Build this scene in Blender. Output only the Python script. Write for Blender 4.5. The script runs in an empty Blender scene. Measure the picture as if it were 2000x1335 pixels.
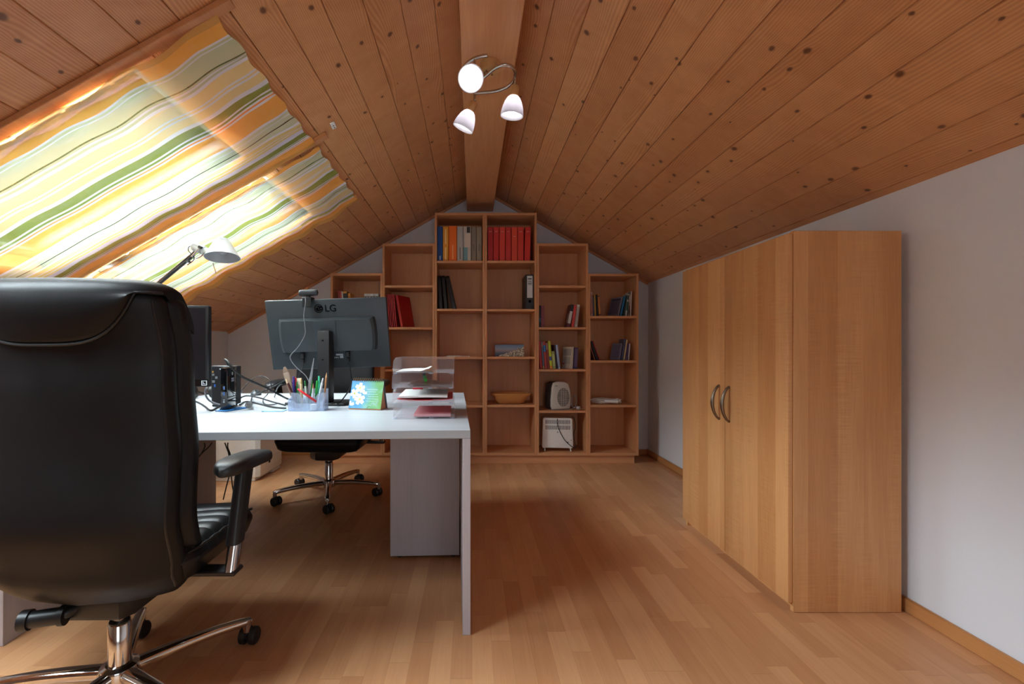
import bpy, bmesh, math, random
from mathutils import Vector, Matrix, Euler

random.seed(11)
SC = bpy.context.scene
COL = SC.collection
PI = math.pi
# ------------------------------------------------------------------ camera numbers (16 mm on a 36 mm sensor, level, standing at the origin)
FPX = 2000 * 16.0 / 36.0
VX, VY, CZ = 922.0, 680.0, 1.03


def W(px, py, d):
    """A place in the room at depth d along +Y, measured from the photo."""
    return Vector(((px - VX) * d / FPX, d, CZ - (py - VY) * d / FPX))


def R(a):
    return math.radians(a)


# ------------------------------------------------------------------ room numbers
XL, XR, YF, YB = -2.37, 1.71, -1.7, 4.42
XC, ZR, SL = 0.09, 2.576, 0.5635
CS = 1 / math.sqrt(1 + SL * SL)
SN = SL * CS
DESK_Z = 0.7357


def zc(x):
    return ZR - SL * abs(x - XC)


# ------------------------------------------------------------------ mesh building
class MB:
    def __init__(self):
        self.v, self.f, self.m, self.uv = [], [], [], None

    def add(self, vs, fs, mi=0, M=None):
        b = len(self.v)
        for p in vs:
            p = Vector(p)
            self.v.append(M @ p if M is not None else p)
        for f in fs:
            self.f.append(tuple(b + i for i in f))
            self.m.append(mi)
        return self

    def bm(self, bm, mi=0, M=None):
        bm.verts.ensure_lookup_table()
        bm.verts.index_update()
        vs = [v.co.copy() for v in bm.verts]
        fs = [tuple(v.index for v in f.verts) for f in bm.faces]
        bm.free()
        return self.add(vs, fs, mi, M)

    def box(self, x0, x1, y0, y1, z0, z1, b=0.0, mi=0, M=None, seg=1):
        vs = [(x0, y0, z0), (x1, y0, z0), (x1, y1, z0), (x0, y1, z0), (x0, y0, z1), (x1, y0, z1), (x1, y1, z1), (x0, y1, z1)]
        fs = [(0, 3, 2, 1), (4, 5, 6, 7), (0, 1, 5, 4), (1, 2, 6, 5), (2, 3, 7, 6), (3, 0, 4, 7)]
        b = min(b, 0.45 * min(abs(x1 - x0), abs(y1 - y0), abs(z1 - z0)))
        if b <= 0:
            return self.add(vs, fs, mi, M)
        bm = bmesh.new()
        bv = [bm.verts.new(p) for p in vs]
        for f in fs:
            bm.faces.new([bv[i] for i in f])
        bmesh.ops.bevel(bm, geom=bm.edges[:], offset=b, segments=seg, profile=0.5, affect='EDGES')
        return self.bm(bm, mi, M)

    def prism(self, pts, h0, h1, b=0.0, mi=0, M=None, seg=1):
        """Outline in x,y (counter-clockwise) pulled up from h0 to h1."""
        n = len(pts)
        vs = [(p[0], p[1], h0) for p in pts] + [(p[0], p[1], h1) for p in pts]
        fs = [tuple(range(n - 1, -1, -1)), tuple(range(n, 2 * n))] + [(i, (i + 1) % n, n + (i + 1) % n, n + i) for i in range(n)]
        if b <= 0:
            return self.add(vs, fs, mi, M)
        bm = bmesh.new()
        bv = [bm.verts.new(p) for p in vs]
        for f in fs:
            bm.faces.new([bv[i] for i in f])
        bmesh.ops.recalc_face_normals(bm, faces=bm.faces[:])
        es = [e for e in bm.edges if abs(e.verts[0].co.z - e.verts[1].co.z) < 1e-9]
        bmesh.ops.bevel(bm, geom=es, offset=b, segments=seg, profile=0.5, affect='EDGES')
        return self.bm(bm, mi, M)

    def lathe(self, prof, n=24, mi=0, M=None, caps=True):
        vs, fs = [], []
        for (r, z) in prof:
            for k in range(n):
                a = 2 * PI * k / n
                vs.append((r * math.cos(a), r * math.sin(a), z))
        for i in range(len(prof) - 1):
            for k in range(n):
                k2 = (k + 1) % n
                fs.append((i * n + k, i * n + k2, (i + 1) * n + k2, (i + 1) * n + k))
        if caps:
            if prof[0][0] > 1e-6:
                fs.append(tuple(range(n - 1, -1, -1)))
            if prof[-1][0] > 1e-6:
                fs.append(tuple((len(prof) - 1) * n + k for k in range(n)))
        return self.add(vs, fs, mi, M)

    def cyl(self, p0, p1, r, r1=None, n=16, mi=0):
        p0, p1 = Vector(p0), Vector(p1)
        d = p1 - p0
        q = Vector((0, 0, 1)).rotation_difference(d.normalized()).to_matrix().to_4x4()
        M = Matrix.Translation(p0) @ q
        return self.lathe([(r, 0), (r if r1 is None else r1, d.length)], n, mi, M)

    def tube(self, pts, r, n=8, closed=False, mi=0, flat=1.0):
        pts = [Vector(p) for p in pts]
        N = len(pts)
        rs = r if isinstance(r, (list, tuple)) else [r] * N
        vs, fs = [], []
        T = []
        for i in range(N):
            a = pts[(i - 1) % N] if closed or i > 0 else pts[i]
            c = pts[(i + 1) % N] if closed or i < N - 1 else pts[i]
            t = (c - a)
            T.append(t.normalized() if t.length > 1e-9 else Vector((0, 0, 1)))
        up = Vector((0, 0, 1)) if abs(T[0].z) < 0.9 else Vector((1, 0, 0))
        nrm = (up - T[0] * up.dot(T[0])).normalized()
        for i in range(N):
            if i > 0:
                nrm = (nrm - T[i] * nrm.dot(T[i]))
                nrm = nrm.normalized() if nrm.length > 1e-9 else T[i].orthogonal().normalized()
            bn = T[i].cross(nrm)
            for k in range(n):
                a = 2 * PI * k / n
                vs.append(pts[i] + nrm * (math.cos(a) * rs[i] * flat) + bn * (math.sin(a) * rs[i]))
        segs = N if closed else N - 1
        for i in range(segs):
            j = (i + 1) % N
            for k in range(n):
                k2 = (k + 1) % n
                fs.append((i * n + k, i * n + k2, j * n + k2, j * n + k))
        if not closed:
            fs.append(tuple(range(n - 1, -1, -1)))
            fs.append(tuple((N - 1) * n + k for k in range(n)))
        return self.add(vs, fs, mi)

    def loft(self, rows, mi=0, M=None, caps=True):
        """Closed rings of equal length joined one to the next."""
        n = len(rows[0])
        vs = [p for r in rows for p in r]
        fs = []
        for i in range(len(rows) - 1):
            for k in range(n):
                k2 = (k + 1) % n
                fs.append((i * n + k, i * n + k2, (i + 1) * n + k2, (i + 1) * n + k))
        if caps:
            fs.append(tuple(range(n - 1, -1, -1)))
            fs.append(tuple((len(rows) - 1) * n + k for k in range(n)))
        return self.add(vs, fs, mi, M)

    def sheet(self, fn, nu, nv, th=0.0, mi=0):
        """fn(u,v) -> point; with th a second layer below and closed rims."""
        top = [[Vector(fn(i / nu, j / nv)) for j in range(nv + 1)] for i in range(nu + 1)]
        vs = [p for r in top for p in r]
        q = nv + 1
        fs = [(i * q + j, (i + 1) * q + j, (i + 1) * q + j + 1, i * q + j + 1) for i in range(nu) for j in range(nv)]
        if th:
            o = len(vs)
            for i in range(nu + 1):
                for j in range(nv + 1):
                    a = top[min(i + 1, nu)][j] - top[max(i - 1, 0)][j]
                    b = top[i][min(j + 1, nv)] - top[i][max(j - 1, 0)]
                    nn = a.cross(b)
                    vs.append(top[i][j] - (nn.normalized() if nn.length > 1e-12 else Vector((0, 0, 1))) * th)
            fs += [(o + i * q + j, o + i * q + j + 1, o + (i + 1) * q + j + 1, o + (i + 1) * q + j) for i in range(nu) for j in range(nv)]
            for i in range(nu):
                fs.append((i * q, o + i * q, o + (i + 1) * q, (i + 1) * q))
                fs.append((i * q + nv, (i + 1) * q + nv, o + (i + 1) * q + nv, o + i * q + nv))
            for j in range(nv):
                fs.append((j, j + 1, o + j + 1, o + j))
                fs.append((nu * q + j, o + nu * q + j, o + nu * q + j + 1, nu * q + j + 1))
        return self.add(vs, fs, mi)

    def build(self, name, mats, parent=None, loc=None, rot=None, ang=38, fix=True):
        me = bpy.data.meshes.new(name)
        me.from_pydata([tuple(p) for p in self.v], [], self.f)
        if not isinstance(mats, (list, tuple)):
            mats = [mats]
        for mt in mats:
            me.materials.append(mt)
        for p, mi in zip(me.polygons, self.m):
            p.material_index = mi
            p.use_smooth = True
        if fix:
            bm = bmesh.new()
            bm.from_mesh(me)
            bmesh.ops.recalc_face_normals(bm, faces=bm.faces[:])
            bm.to_mesh(me)
            bm.free()
        me.set_sharp_from_angle(angle=R(ang))
        me.update()
        o = bpy.data.objects.new(name, me)
        COL.objects.link(o)
        if parent is not None:
            o.parent = parent
        if loc is not None:
            o.location = loc
        if rot is not None:
            o.rotation_euler = rot
        return o


def tag(o, label=None, cat=None, group=None, kind=None):
    if label:
        o['label'] = label
    if cat:
        o['category'] = cat
    if group:
        o['group'] = group
    if kind:
        o['kind'] = kind
    return o


def thing(name, label, cat, loc=(0, 0, 0), rot=(0, 0, 0), group=None):
    o = bpy.data.objects.new(name, None)
    o.empty_display_size = 0.05
    COL.objects.link(o)
    o.location = loc
    o.rotation_euler = rot
    return tag(o, label, cat, group)


def kids(o):
    return [c for c in COL.objects if c.parent is o]


def copy_tree(o, parent=None):
    ch = kids(o)
    c = o.copy()
    COL.objects.link(c)
    if parent is not None:
        c.parent = parent
    for k in ch:
        copy_tree(k, c)
    return c


def smooth(pts, k=8, closed=False):
    """Catmull-Rom through the points."""
    P = [Vector(p) for p in pts]
    n = len(P)
    out = []
    rng = range(n) if closed else range(n - 1)
    for i in rng:
        p1, p2 = P[i], P[(i + 1) % n]
        p0 = P[(i - 1) % n] if closed or i > 0 else p1 * 2 - p2
        p3 = P[(i + 2) % n] if closed or i + 2 < n else p2 * 2 - p1
        for s in range(k):
            t = s / k
            out.append(0.5 * ((2 * p1) + (p2 - p0) * t + (2 * p0 - 5 * p1 + 4 * p2 - p3) * t * t + (3 * p1 - p0 - 3 * p2 + p3) * t ** 3))
    if not closed:
        out.append(P[-1])
    return out


def lerp_table(tab, t):
    if t <= tab[0][0]:
        return tab[0][1]
    for (a, b), (c, d) in zip(tab, tab[1:]):
        if t <= c:
            s = (t - a) / (c - a)
            s = s * s * (3 - 2 * s)
            return b + (d - b) * s
    return tab[-1][1]


def sstep(a, b, x):
    t = max(0.0, min(1.0, (x - a) / (b - a)))
    return t * t * (3 - 2 * t)


def text_mesh(s, size, extrude=0.0):
    """Letters as (verts, faces), centred on x, standing in x,y."""
    cu = bpy.data.curves.new('lettering', 'FONT')
    cu.body = s
    cu.size = size
    cu.extrude = extrude
    cu.align_x = 'CENTER'
    o = bpy.data.objects.new('lettering', cu)
    COL.objects.link(o)
    bpy.context.view_layer.update()
    me = bpy.data.meshes.new_from_object(o.evaluated_get(bpy.context.evaluated_depsgraph_get()))
    vs = [v.co.copy() for v in me.vertices]
    fs = [tuple(p.vertices) for p in me.polygons]
    bpy.data.objects.remove(o)
    bpy.data.curves.remove(cu)
    bpy.data.meshes.remove(me)
    return vs, fs


FACE_FRONT = Matrix(((1, 0, 0, 0), (0, 0, -1, 0), (0, 1, 0, 0), (0, 0, 0, 1)))   # x,y drawing -> stands in x,z looking to -Y


# ------------------------------------------------------------------ materials
def lin(c):
    c = c / 255.0
    return c / 12.92 if c <= 0.04045 else ((c + 0.055) / 1.055) ** 2.4


def rgb(r, g, b):
    return (lin(r), lin(g), lin(b), 1.0)


class NB:
    def __init__(self, name):
        self.mat = bpy.data.materials.new(name)
        self.mat.use_nodes = True
        self.t = self.mat.node_tree
        self.t.nodes.clear()
        self.out = self.t.nodes.new('ShaderNodeOutputMaterial')

    def n(self, kind, **kw):
        nd = self.t.nodes.new('ShaderNode' + kind)
        for k, v in kw.items():
            setattr(nd, k, v)
        return nd

    def put(self, sock, v):
        if isinstance(v, bpy.types.NodeSocket):
            self.t.links.new(v, sock)
        elif v is not None:
            sock.default_value = v

    def math(self, op, a, b=None, c=None, clamp=False):
        nd = self.n('Math', operation=op, use_clamp=clamp)
        for i, v in enumerate((a, b, c)):
            self.put(nd.inputs[i], v)
        return nd.outputs[0]

    def xyz(self, x=0.0, y=0.0, z=0.0):
        nd = self.n('CombineXYZ')
        for i, v in enumerate((x, y, z)):
            self.put(nd.inputs[i], v)
        return nd.outputs[0]

    def obj(self):
        tc = self.n('TexCoord')
        s = self.n('SeparateXYZ')
        self.t.links.new(tc.outputs['Object'], s.inputs[0])
        return tc.outputs['Object'], s.outputs[0], s.outputs[1], s.outputs[2]

    def noise(self, vec, scale=1.0, detail=2.0, rough=0.5, dist=0.0, dim='3D'):
        nd = self.n('TexNoise', noise_dimensions=dim)
        self.put(nd.inputs['Vector'], vec)
        nd.inputs['Scale'].default_value = scale
        nd.inputs['Detail'].default_value = detail
        nd.inputs['Roughness'].default_value = rough
        nd.inputs['Distortion'].default_value = dist
        return nd.outputs[0]

    def white(self, v, dim='1D'):
        nd = self.n('TexWhiteNoise', noise_dimensions=dim)
        self.put(nd.inputs['W' if dim == '1D' else 'Vector'], v)
        return nd.outputs['Value']

    def ramp(self, fac, stops, interp='LINEAR'):
        nd = self.n('ValToRGB')
        nd.color_ramp.interpolation = interp
        el = nd.color_ramp.elements
        while len(el) > 1:
            el.remove(el[-1])
        el[0].position, el[0].color = stops[0]
        for p, c in stops[1:]:
            e = el.new(p)
            e.color = c
        self.put(nd.inputs[0], fac)
        return nd.outputs[0]

    def mix(self, fac, a, b, mode='MIX'):
        nd = self.n('Mix', data_type='RGBA', blend_type=mode)
        self.put(nd.inputs[0], fac)
        self.put(nd.inputs[6], a)
        self.put(nd.inputs[7], b)
        return nd.outputs[2]

    def bump(self, h, strength=0.2, dist=0.002):
        nd = self.n('Bump')
        nd.inputs['Strength'].default_value = strength
        nd.inputs['Distance'].default_value = dist
        self.put(nd.inputs['Height'], h)
        return nd.outputs[0]

    def bsdf(self, color, rough=0.5, metal=0.0, spec=0.5, normal=None, coat=0.0, coat_rough=0.1, sheen=0.0, emit=None, emit_s=0.0):
        p = self.n('BsdfPrincipled')
        self.put(p.inputs['Base Color'], color)
        self.put(p.inputs['Roughness'], rough)
        p.inputs['Metallic'].default_value = metal
        p.inputs['Specular IOR Level'].default_value = spec
        p.inputs['Coat Weight'].default_value = coat
        p.inputs['Coat Roughness'].default_value = coat_rough
        p.inputs['Sheen Weight'].default_value = sheen
        if emit is not None:
            p.inputs['Emission Color'].default_value = emit
            p.inputs['Emission Strength'].default_value = emit_s
        if normal is not None:
            self.put(p.inputs['Normal'], normal)
        return p.outputs[0]

    def done(self, shader):
        self.t.links.new(shader, self.out.inputs[0])
        return self.mat


_plain = {}


def plain(name, col, rough=0.5, metal=0.0, spec=0.5, coat=0.0, grain=0.06, gscale=60.0):
    """A plain surface with a faint tonal unevenness."""
    if name in _plain:
        return _plain[name]
    b = NB(name)
    o, x, y, z = b.obj()
    nz = b.noise(o, gscale, 2.0)
    k = b.math('MULTIPLY_ADD', nz, 2 * grain, 1 - grain)
    c = b.mix(1.0, col, b.n('CombineColor').outputs[0], 'MULTIPLY')
    cc = c.node.inputs[7].links[0].from_node
    for i in range(3):
        b.put(cc.inputs[i], k)
    _plain[name] = b.done(b.bsdf(c, rough, metal, spec, coat=coat))
    return _plain[name]


def pine(name, light, dark, knotc, pitch, x0, rough=0.42, along='Y'):
    """Tongue-and-groove pine boards: one tint per board, grain lines, knots."""
    b = NB(name)
    o, x, y, z = b.obj()
    if along == 'Y':
        wv, lv = x, y
    else:
        wv, lv = y, x
    bd = b.math('FLOOR', b.math('DIVIDE', b.math('SUBTRACT', wv, x0), pitch))
    rnd = b.white(b.math('ADD', bd, 0.37))
    rnd2 = b.white(b.math('ADD', bd, 71.3))
    lo = b.math('MULTIPLY_ADD', rnd, 37.0, lv)
    # knots
    wob = b.noise(b.xyz(wv, lv, z), 9.0, 1.0)
    vw = b.math('MULTIPLY_ADD', wob, 0.25, b.math('DIVIDE', wv, 0.105))
    vl = b.math('DIVIDE', lo, 0.150)
    vo = b.n('TexVoronoi', voronoi_dimensions='2D', feature='F1')
    b.put(vo.inputs['Vector'], b.xyz(vw, vl, 0.0))
    vo.inputs['Scale'].default_value = 1.0
    d = vo.outputs['Distance']
    sc_ = b.n('SeparateColor')
    b.put(sc_.inputs[0], vo.outputs['Color'])
    keep = b.math('GREATER_THAN', sc_.outputs[0], 0.56)
    size = b.math('MULTIPLY_ADD', sc_.outputs[1], 0.075, 0.035)
    kd = b.math('DIVIDE', d, size)
    knot = b.math('MULTIPLY', keep, b.math('SUBTRACT', 1.0, b.math('MULTIPLY', b.math('SUBTRACT', kd, 0.55), 1.7, clamp=True), clamp=True))
    halo = b.math('MULTIPLY', keep, b.math('POWER', 2.718, b.math('MULTIPLY', kd, -0.9)))
    # grain
    slow = b.noise(b.xyz(b.math('MULTIPLY', wv, 7.0), b.math('MULTIPLY', lo, 0.9), rnd), 1.0, 1.0)
    gx = b.math('ADD', b.math('MULTIPLY', wv, 1.0), b.math('MULTIPLY_ADD', halo, 0.012, b.math('MULTIPLY', slow, 0.13)))
    g1 = b.math('SINE', b.math('MULTIPLY', gx, 2 * PI / 0.0085))
    g1 = b.math('MULTIPLY_ADD', g1, 0.5, 0.5)
    fine = b.noise(b.xyz(b.math('MULTIPLY', wv, 420.0), b.math('MULTIPLY', lo, 5.0), rnd), 1.0, 2.0)
    patch = b.noise(b.xyz(b.math('MULTIPLY', wv, 5.0), b.math('MULTIPLY', lo, 1.6), rnd2), 1.0, 2.0)
    g = b.math('ADD', b.math('MULTIPLY', g1, 0.42), b.math('ADD', b.math('MULTIPLY', fine, 0.3), b.math('MULTIPLY', patch, 0.42)))
    g = b.math('ADD', g, b.math('MULTIPLY', b.math('SUBTRACT', rnd, 0.5), 0.42))
    g = b.math('SUBTRACT', g, 0.08, clamp=True)
    cross = b.noise(b.xyz(b.math('MULTIPLY', wv, 9.0), b.math('MULTIPLY', lo, 11.0), rnd2), 1.0, 2.0, 0.5, 0.8)
    g = b.math('ADD', g, b.math('MULTIPLY', b.math('SUBTRACT', cross, 0.5), 0.55), clamp=True)
    col = b.mix(g, light, dark)
    col = b.mix(b.math('MULTIPLY', halo, 0.30), col, dark)
    col = b.mix(b.math('MULTIPLY', knot, 0.86), col, knotc)
    nrm = b.bump(b.math('ADD', b.math('MULTIPLY', g1, 0.25), b.math('MULTIPLY', halo, 1.6)), 0.28, 0.004)
    return b.done(b.bsdf(col, b.math('MULTIPLY_ADD', g, 0.12, rough), spec=0.45, normal=nrm, coat=0.12, coat_rough=0.3))


def veneer(name, light, dark, axis='Z', stave=0.0, figure=0.0, rough=0.4, gs=1.0, tint=0.3, spec=0.4):
    """Wood veneer, the grain running along axis; optional staves across and flame figure."""
    b = NB(name)
    o, x, y, z = b.obj()
    if axis == 'Z':
        u, l, s = b.math('ADD', x, y), z, y
    elif axis == 'X':
        u, l, s = b.math('ADD', y, b.math('MULTIPLY', z, 1.37)), x, z
    else:
        u, l, s = b.math('ADD', x, b.math('MULTIPLY', z, 1.37)), y, z
    oi = b.n('ObjectInfo').outputs['Random']
    l = b.math('MULTIPLY_ADD', oi, 9.0, l)
    if stave:
        wig = b.math('MULTIPLY', b.noise(b.xyz(b.math('MULTIPLY', u, 3.0), 0.0, 4.0), 1.0, 0.0), 0.10)
        idx = b.math('FLOOR', b.math('DIVIDE', b.math('ADD', u, wig), stave))
        rnd = b.white(b.math('ADD', idx, 0.21))
    else:
        rnd = 0.5
    fine = b.noise(b.xyz(b.math('MULTIPLY', u, 260.0 * gs), b.math('MULTIPLY', l, 7.0), rnd), 1.0, 3.0)
    wide = b.noise(b.xyz(b.math('MULTIPLY', u, 22.0 * gs), b.math('MULTIPLY', l, 1.4), rnd), 1.0, 3.0, 0.55, 0.4)
    g = b.math('ADD', b.math('MULTIPLY', fine, 0.45), b.math('MULTIPLY', wide, 0.55))
    g = b.math('MULTIPLY_ADD', b.math('SUBTRACT', g, 0.5), 1.5, 0.5)
    if stave:
        g = b.math('ADD', g, b.math('MULTIPLY', b.math('SUBTRACT', rnd, 0.5), tint))
    if figure:
        fl = b.noise(b.xyz(b.math('MULTIPLY', u, 9.0), b.math('MULTIPLY', l, 120.0), 1.0), 1.0, 1.0, 0.5, 0.3)
        mk = b.noise(b.xyz(b.math('MULTIPLY', u, 14.0), b.math('MULTIPLY', l, 1.1), 8.0), 1.0, 1.0)
        mk = b.math('MULTIPLY', b.math('SUBTRACT', mk, 0.45), 4.0, clamp=True)
        g = b.math('ADD', g, b.math('MULTIPLY', b.math('MULTIPLY', b.math('SUBTRACT', fl, 0.5), mk), figure))
    g = b.math('ADD', g, 0.0, clamp=True)
    col = b.mix(g, light, dark)
    return b.done(b.bsdf(col, rough, spec=spec))


def parquet(name):
    b = NB(name)
    o, x, y, z = b.obj()
    sw, plen = 0.068, 0.52
    row = b.math('FLOOR', b.math('DIVIDE', x, sw))
    off = b.math('MULTIPLY', b.white(b.math('ADD', row, 0.5)), 7.7)
    yy = b.math('ADD', b.math('DIVIDE', y, plen), off)
    # uneven strip lengths: nudge the joint by a slow wave
    yy = b.math('ADD', yy, b.math('MULTIPLY', b.math('SINE', b.math('MULTIPLY', yy, 2.9)), 0.14))
    pk = b.math('FLOOR', yy)
    rnd = b.white(b.xyz(row, pk, 3.0), '3D')
    rnd2 = b.white(b.xyz(row, pk, 9.0), '3D')
    lo = b.math('MULTIPLY_ADD', rnd2, 21.0, y)
    fine = b.noise(b.xyz(b.math('MULTIPLY', x, 240.0), b.math('MULTIPLY', lo, 8.0), rnd), 1.0, 3.0)
    wide = b.noise(b.xyz(b.math('MULTIPLY', x, 26.0), b.math('MULTIPLY', lo, 2.2), rnd2), 1.0, 3.0, 0.55, 0.6)
    streak = b.noise(b.xyz(b.math('MULTIPLY', x, 60.0), b.math('MULTIPLY', lo, 3.0), rnd), 1.0, 2.0)
    streak = b.math('MULTIPLY', b.math('SUBTRACT', streak, 0.66), 4.0, clamp=True)
    g = b.math('ADD', b.math('MULTIPLY', fine, 0.3), b.math('MULTIPLY', wide, 0.4))
    g = b.math('ADD', g, b.math('MULTIPLY', rnd, 0.40))
    g = b.math('MULTIPLY_ADD', b.math('SUBTRACT', g, 0.55), 1.0, 0.42)
    g = b.math('ADD', g, b.math('MULTIPLY', streak, 0.35), clamp=True)
    col = b.mix(g, rgb(222, 170, 124), rgb(172, 112, 70))
    fx = b.math('FRACT', b.math('DIVIDE', x, sw))
    ex = b.math('ABSOLUTE', b.math('SUBTRACT', fx, 0.5))
    gx = b.math('GREATER_THAN', ex, 0.490)
    fy = b.math('ABSOLUTE', b.math('SUBTRACT', b.math('FRACT', yy), 0.5))
    gy = b.math('GREATER_THAN', fy, 0.4975)
    gap = b.math('MAXIMUM', gx, gy)
    col = b.mix(b.math('MULTIPLY', gap, 0.22), col, rgb(96, 56, 30))
    rough = b.math('MULTIPLY_ADD', b.noise(o, 2.5, 2.0), 0.12, 0.30)
    nrm = b.bump(b.math('MULTIPLY', gap, -1.0), 0.15, 0.001)
    return b.done(b.bsdf(col, rough, spec=0.4, normal=nrm))


def plaster(name, col):
    b = NB(name)
    o, x, y, z = b.obj()
    n1 = b.noise(o, 180.0, 3.0)
    n2 = b.noise(o, 2.2, 3.0)
    c = b.mix(n2, col, tuple(v * 0.94 for v in col[:3]) + (1.0,))
    return b.done(b.bsdf(c, 0.85, spec=0.2, normal=b.bump(n1, 0.12, 0.0012)))


def leather(name, col, rough=0.42):
    b = NB(name)
    o, x, y, z = b.obj()
    vo = b.n('TexVoronoi', feature='DISTANCE_TO_EDGE')
    b.put(vo.inputs['Vector'], o)
    vo.inputs['Scale'].default_value = 420.0
    n2 = b.noise(o, 14.0, 3.0)
    nrm = b.bump(b.math('ADD', b.math('MULTIPLY', vo.outputs[0], 0.7), b.math('MULTIPLY', n2, 0.9)), 0.22, 0.0015)
    return b.done(b.bsdf(col, b.math('MULTIPLY_ADD', n2, 0.14, rough - 0.06), spec=0.30, normal=nrm))


def seeing_through(name, tint, body, fac, rough=0.06):
    """Clear or milky plastic and glass: mostly passes light straight on, the rest is a glossy body."""
    b = NB(name)
    lw = b.n('LayerWeight')
    lw.inputs['Blend'].default_value = 0.25
    tr = b.n('BsdfTransparent')
    tr.inputs[0].default_value = tint
    k = b.math('MULTIPLY_ADD', lw.outputs['Facing'], 0.28, fac, clamp=True)
    ms = b.n('MixShader')
    b.put(ms.inputs[0], k)
    b.t.links.new(tr.outputs[0], ms.inputs[1])
    b.t.links.new(b.bsdf(body, rough, spec=0.5), ms.inputs[2])
    return b.done(ms.outputs[0])


def clear_glass(name, tint):
    b = NB(name)
    fr = b.n('Fresnel')
    fr.inputs[0].default_value = 1.45
    tr = b.n('BsdfTransparent')
    tr.inputs[0].default_value = tint
    gl = b.n('BsdfGlossy')
    gl.inputs['Roughness'].default_value = 0.02
    ms = b.n('MixShader')
    b.t.links.new(fr.outputs[0], ms.inputs[0])
    b.t.links.new(tr.outputs[0], ms.inputs[1])
    b.t.links.new(gl.outputs[0], ms.inputs[2])
    return b.done(ms.outputs[0])


def lampglass(name, col, trans=0.6):
    b = NB(name)
    o, x, y, z = b.obj()
    nz = b.noise(o, 26.0, 3.0, 0.6, 1.2)
    c = b.mix(nz, col, tuple(v * 0.82 for v in col[:3]) + (1.0,))
    tl = b.n('BsdfTranslucent')
    b.put(tl.inputs[0], c)
    ms = b.n('MixShader')
    ms.inputs[0].default_value = trans
    b.t.links.new(b.bsdf(c, 0.25), ms.inputs[1])
    b.t.links.new(tl.outputs[0], ms.inputs[2])
    return b.done(ms.outputs[0])


def glow(name, col, s):
    b = NB(name)
    e = b.n('Emission')
    e.inputs[0].default_value = col
    e.inputs[1].default_value = s
    return b.done(e.outputs[0])

# ================================================================== materials of this room
PITCH = 0.1222
M = {}
M['pine'] = pine('pine_ceiling_boards', rgb(226, 170, 120), rgb(182, 120, 74), rgb(84, 46, 26), PITCH, XC)
M['pine_trim'] = veneer('pine_trim', rgb(216, 158, 112), rgb(182, 120, 76), 'Y', gs=0.8)
M['pine_beam'] = veneer('pine_beam', rgb(226, 168, 118), rgb(190, 128, 82), 'Y', gs=0.6)
M['floor'] = parquet('beech_strip_parquet')
M['wall'] = plaster('white_plaster', rgb(224, 229, 238))
M['beech'] = veneer('beech_board', rgb(222, 164, 118), rgb(196, 134, 90), 'Z', gs=0.9, rough=0.45)
M['beech_x'] = veneer('beech_board_lying', rgb(224, 166, 120), rgb(198, 136, 92), 'X', gs=0.9, rough=0.45)
M['skirting'] = veneer('beech_skirting', rgb(206, 150, 96), rgb(180, 120, 70), 'Y', gs=0.6)
M['skirting_x'] = veneer('beech_skirting_lying', rgb(206, 150, 96), rgb(180, 120, 70), 'X', gs=0.6)
M['alder'] = veneer('alder_veneer', rgb(224, 170, 116), rgb(194, 134, 82), 'Z', stave=0.105, figure=0.9, rough=0.42, gs=0.7, tint=0.5)
M['white_ash'] = veneer('white_ash_laminate', rgb(180, 185, 191), rgb(160, 163, 169), 'X', gs=0.9, rough=0.42, spec=0.35)
M['white_ash_z'] = veneer('white_ash_laminate_upright', rgb(198, 194, 201), rgb(174, 170, 178), 'Z', gs=0.9, rough=0.5, spec=0.35)
M['white_paint'] = plain('white_paint', rgb(236, 236, 236), 0.4)
M['lining'] = plain('grey_window_lining', rgb(88, 92, 98), 0.5)
M['grey_seal'] = plain('grey_seal', rgb(150, 146, 146), 0.6)
M['leather'] = leather('black_leather', rgb(13, 12, 15), 0.46)
M['leather_soft'] = leather('black_leather_seat', rgb(22, 23, 25), 0.36)
M['piping'] = plain('black_piping', rgb(24, 24, 26), 0.4)
M['black_plastic'] = plain('black_plastic', rgb(26, 26, 28), 0.42)
M['black_gloss'] = plain('black_gloss', rgb(12, 12, 14), 0.1, coat=0.6)
M['grey_plastic'] = plain('dark_grey_plastic', rgb(54, 60, 64), 0.42)
M['screen'] = plain('dark_screen', rgb(22, 22, 26), 0.22)
M['cable'] = plain('black_cable', rgb(30, 31, 34), 0.45)
M['cable_grey'] = plain('grey_cable', rgb(128, 130, 134), 0.45)
M['chrome'] = plain('chrome', rgb(222, 220, 218), 0.09, metal=1.0, grain=0.02)
M['nickel'] = plain('brushed_nickel', rgb(196, 190, 182), 0.26, metal=1.0)
M['bronze'] = plain('antique_handle_metal', rgb(140, 128, 116), 0.32, metal=1.0)
M['paper'] = plain('paper', rgb(236, 235, 232), 0.8)
M['lamp_alu'] = plain('satin_aluminium_paint', rgb(188, 194, 198), 0.38, metal=0.25)
M['knob_wood'] = veneer('turned_beech', rgb(206, 160, 106), rgb(176, 126, 76), 'Z', gs=0.8)
M['clear'] = seeing_through('clear_plastic', (0.985, 0.985, 0.99, 1), rgb(226, 226, 232), 0.05)
M['milky'] = seeing_through('milky_plastic', (0.90, 0.94, 0.99, 1), rgb(216, 226, 242), 0.24, 0.18)
M['pane'] = clear_glass('window_glass', (0.97, 0.985, 0.98, 1))
M['shade_glass'] = lampglass('alabaster_glass', rgb(232, 232, 240), 0.55)
M['bulb'] = glow('lit_bulb', (1.0, 0.95, 0.90, 1), 6.0)


def col(name, r, g, b, rough=0.5, **k):
    return plain(name, rgb(r, g, b), rough, **k)


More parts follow.
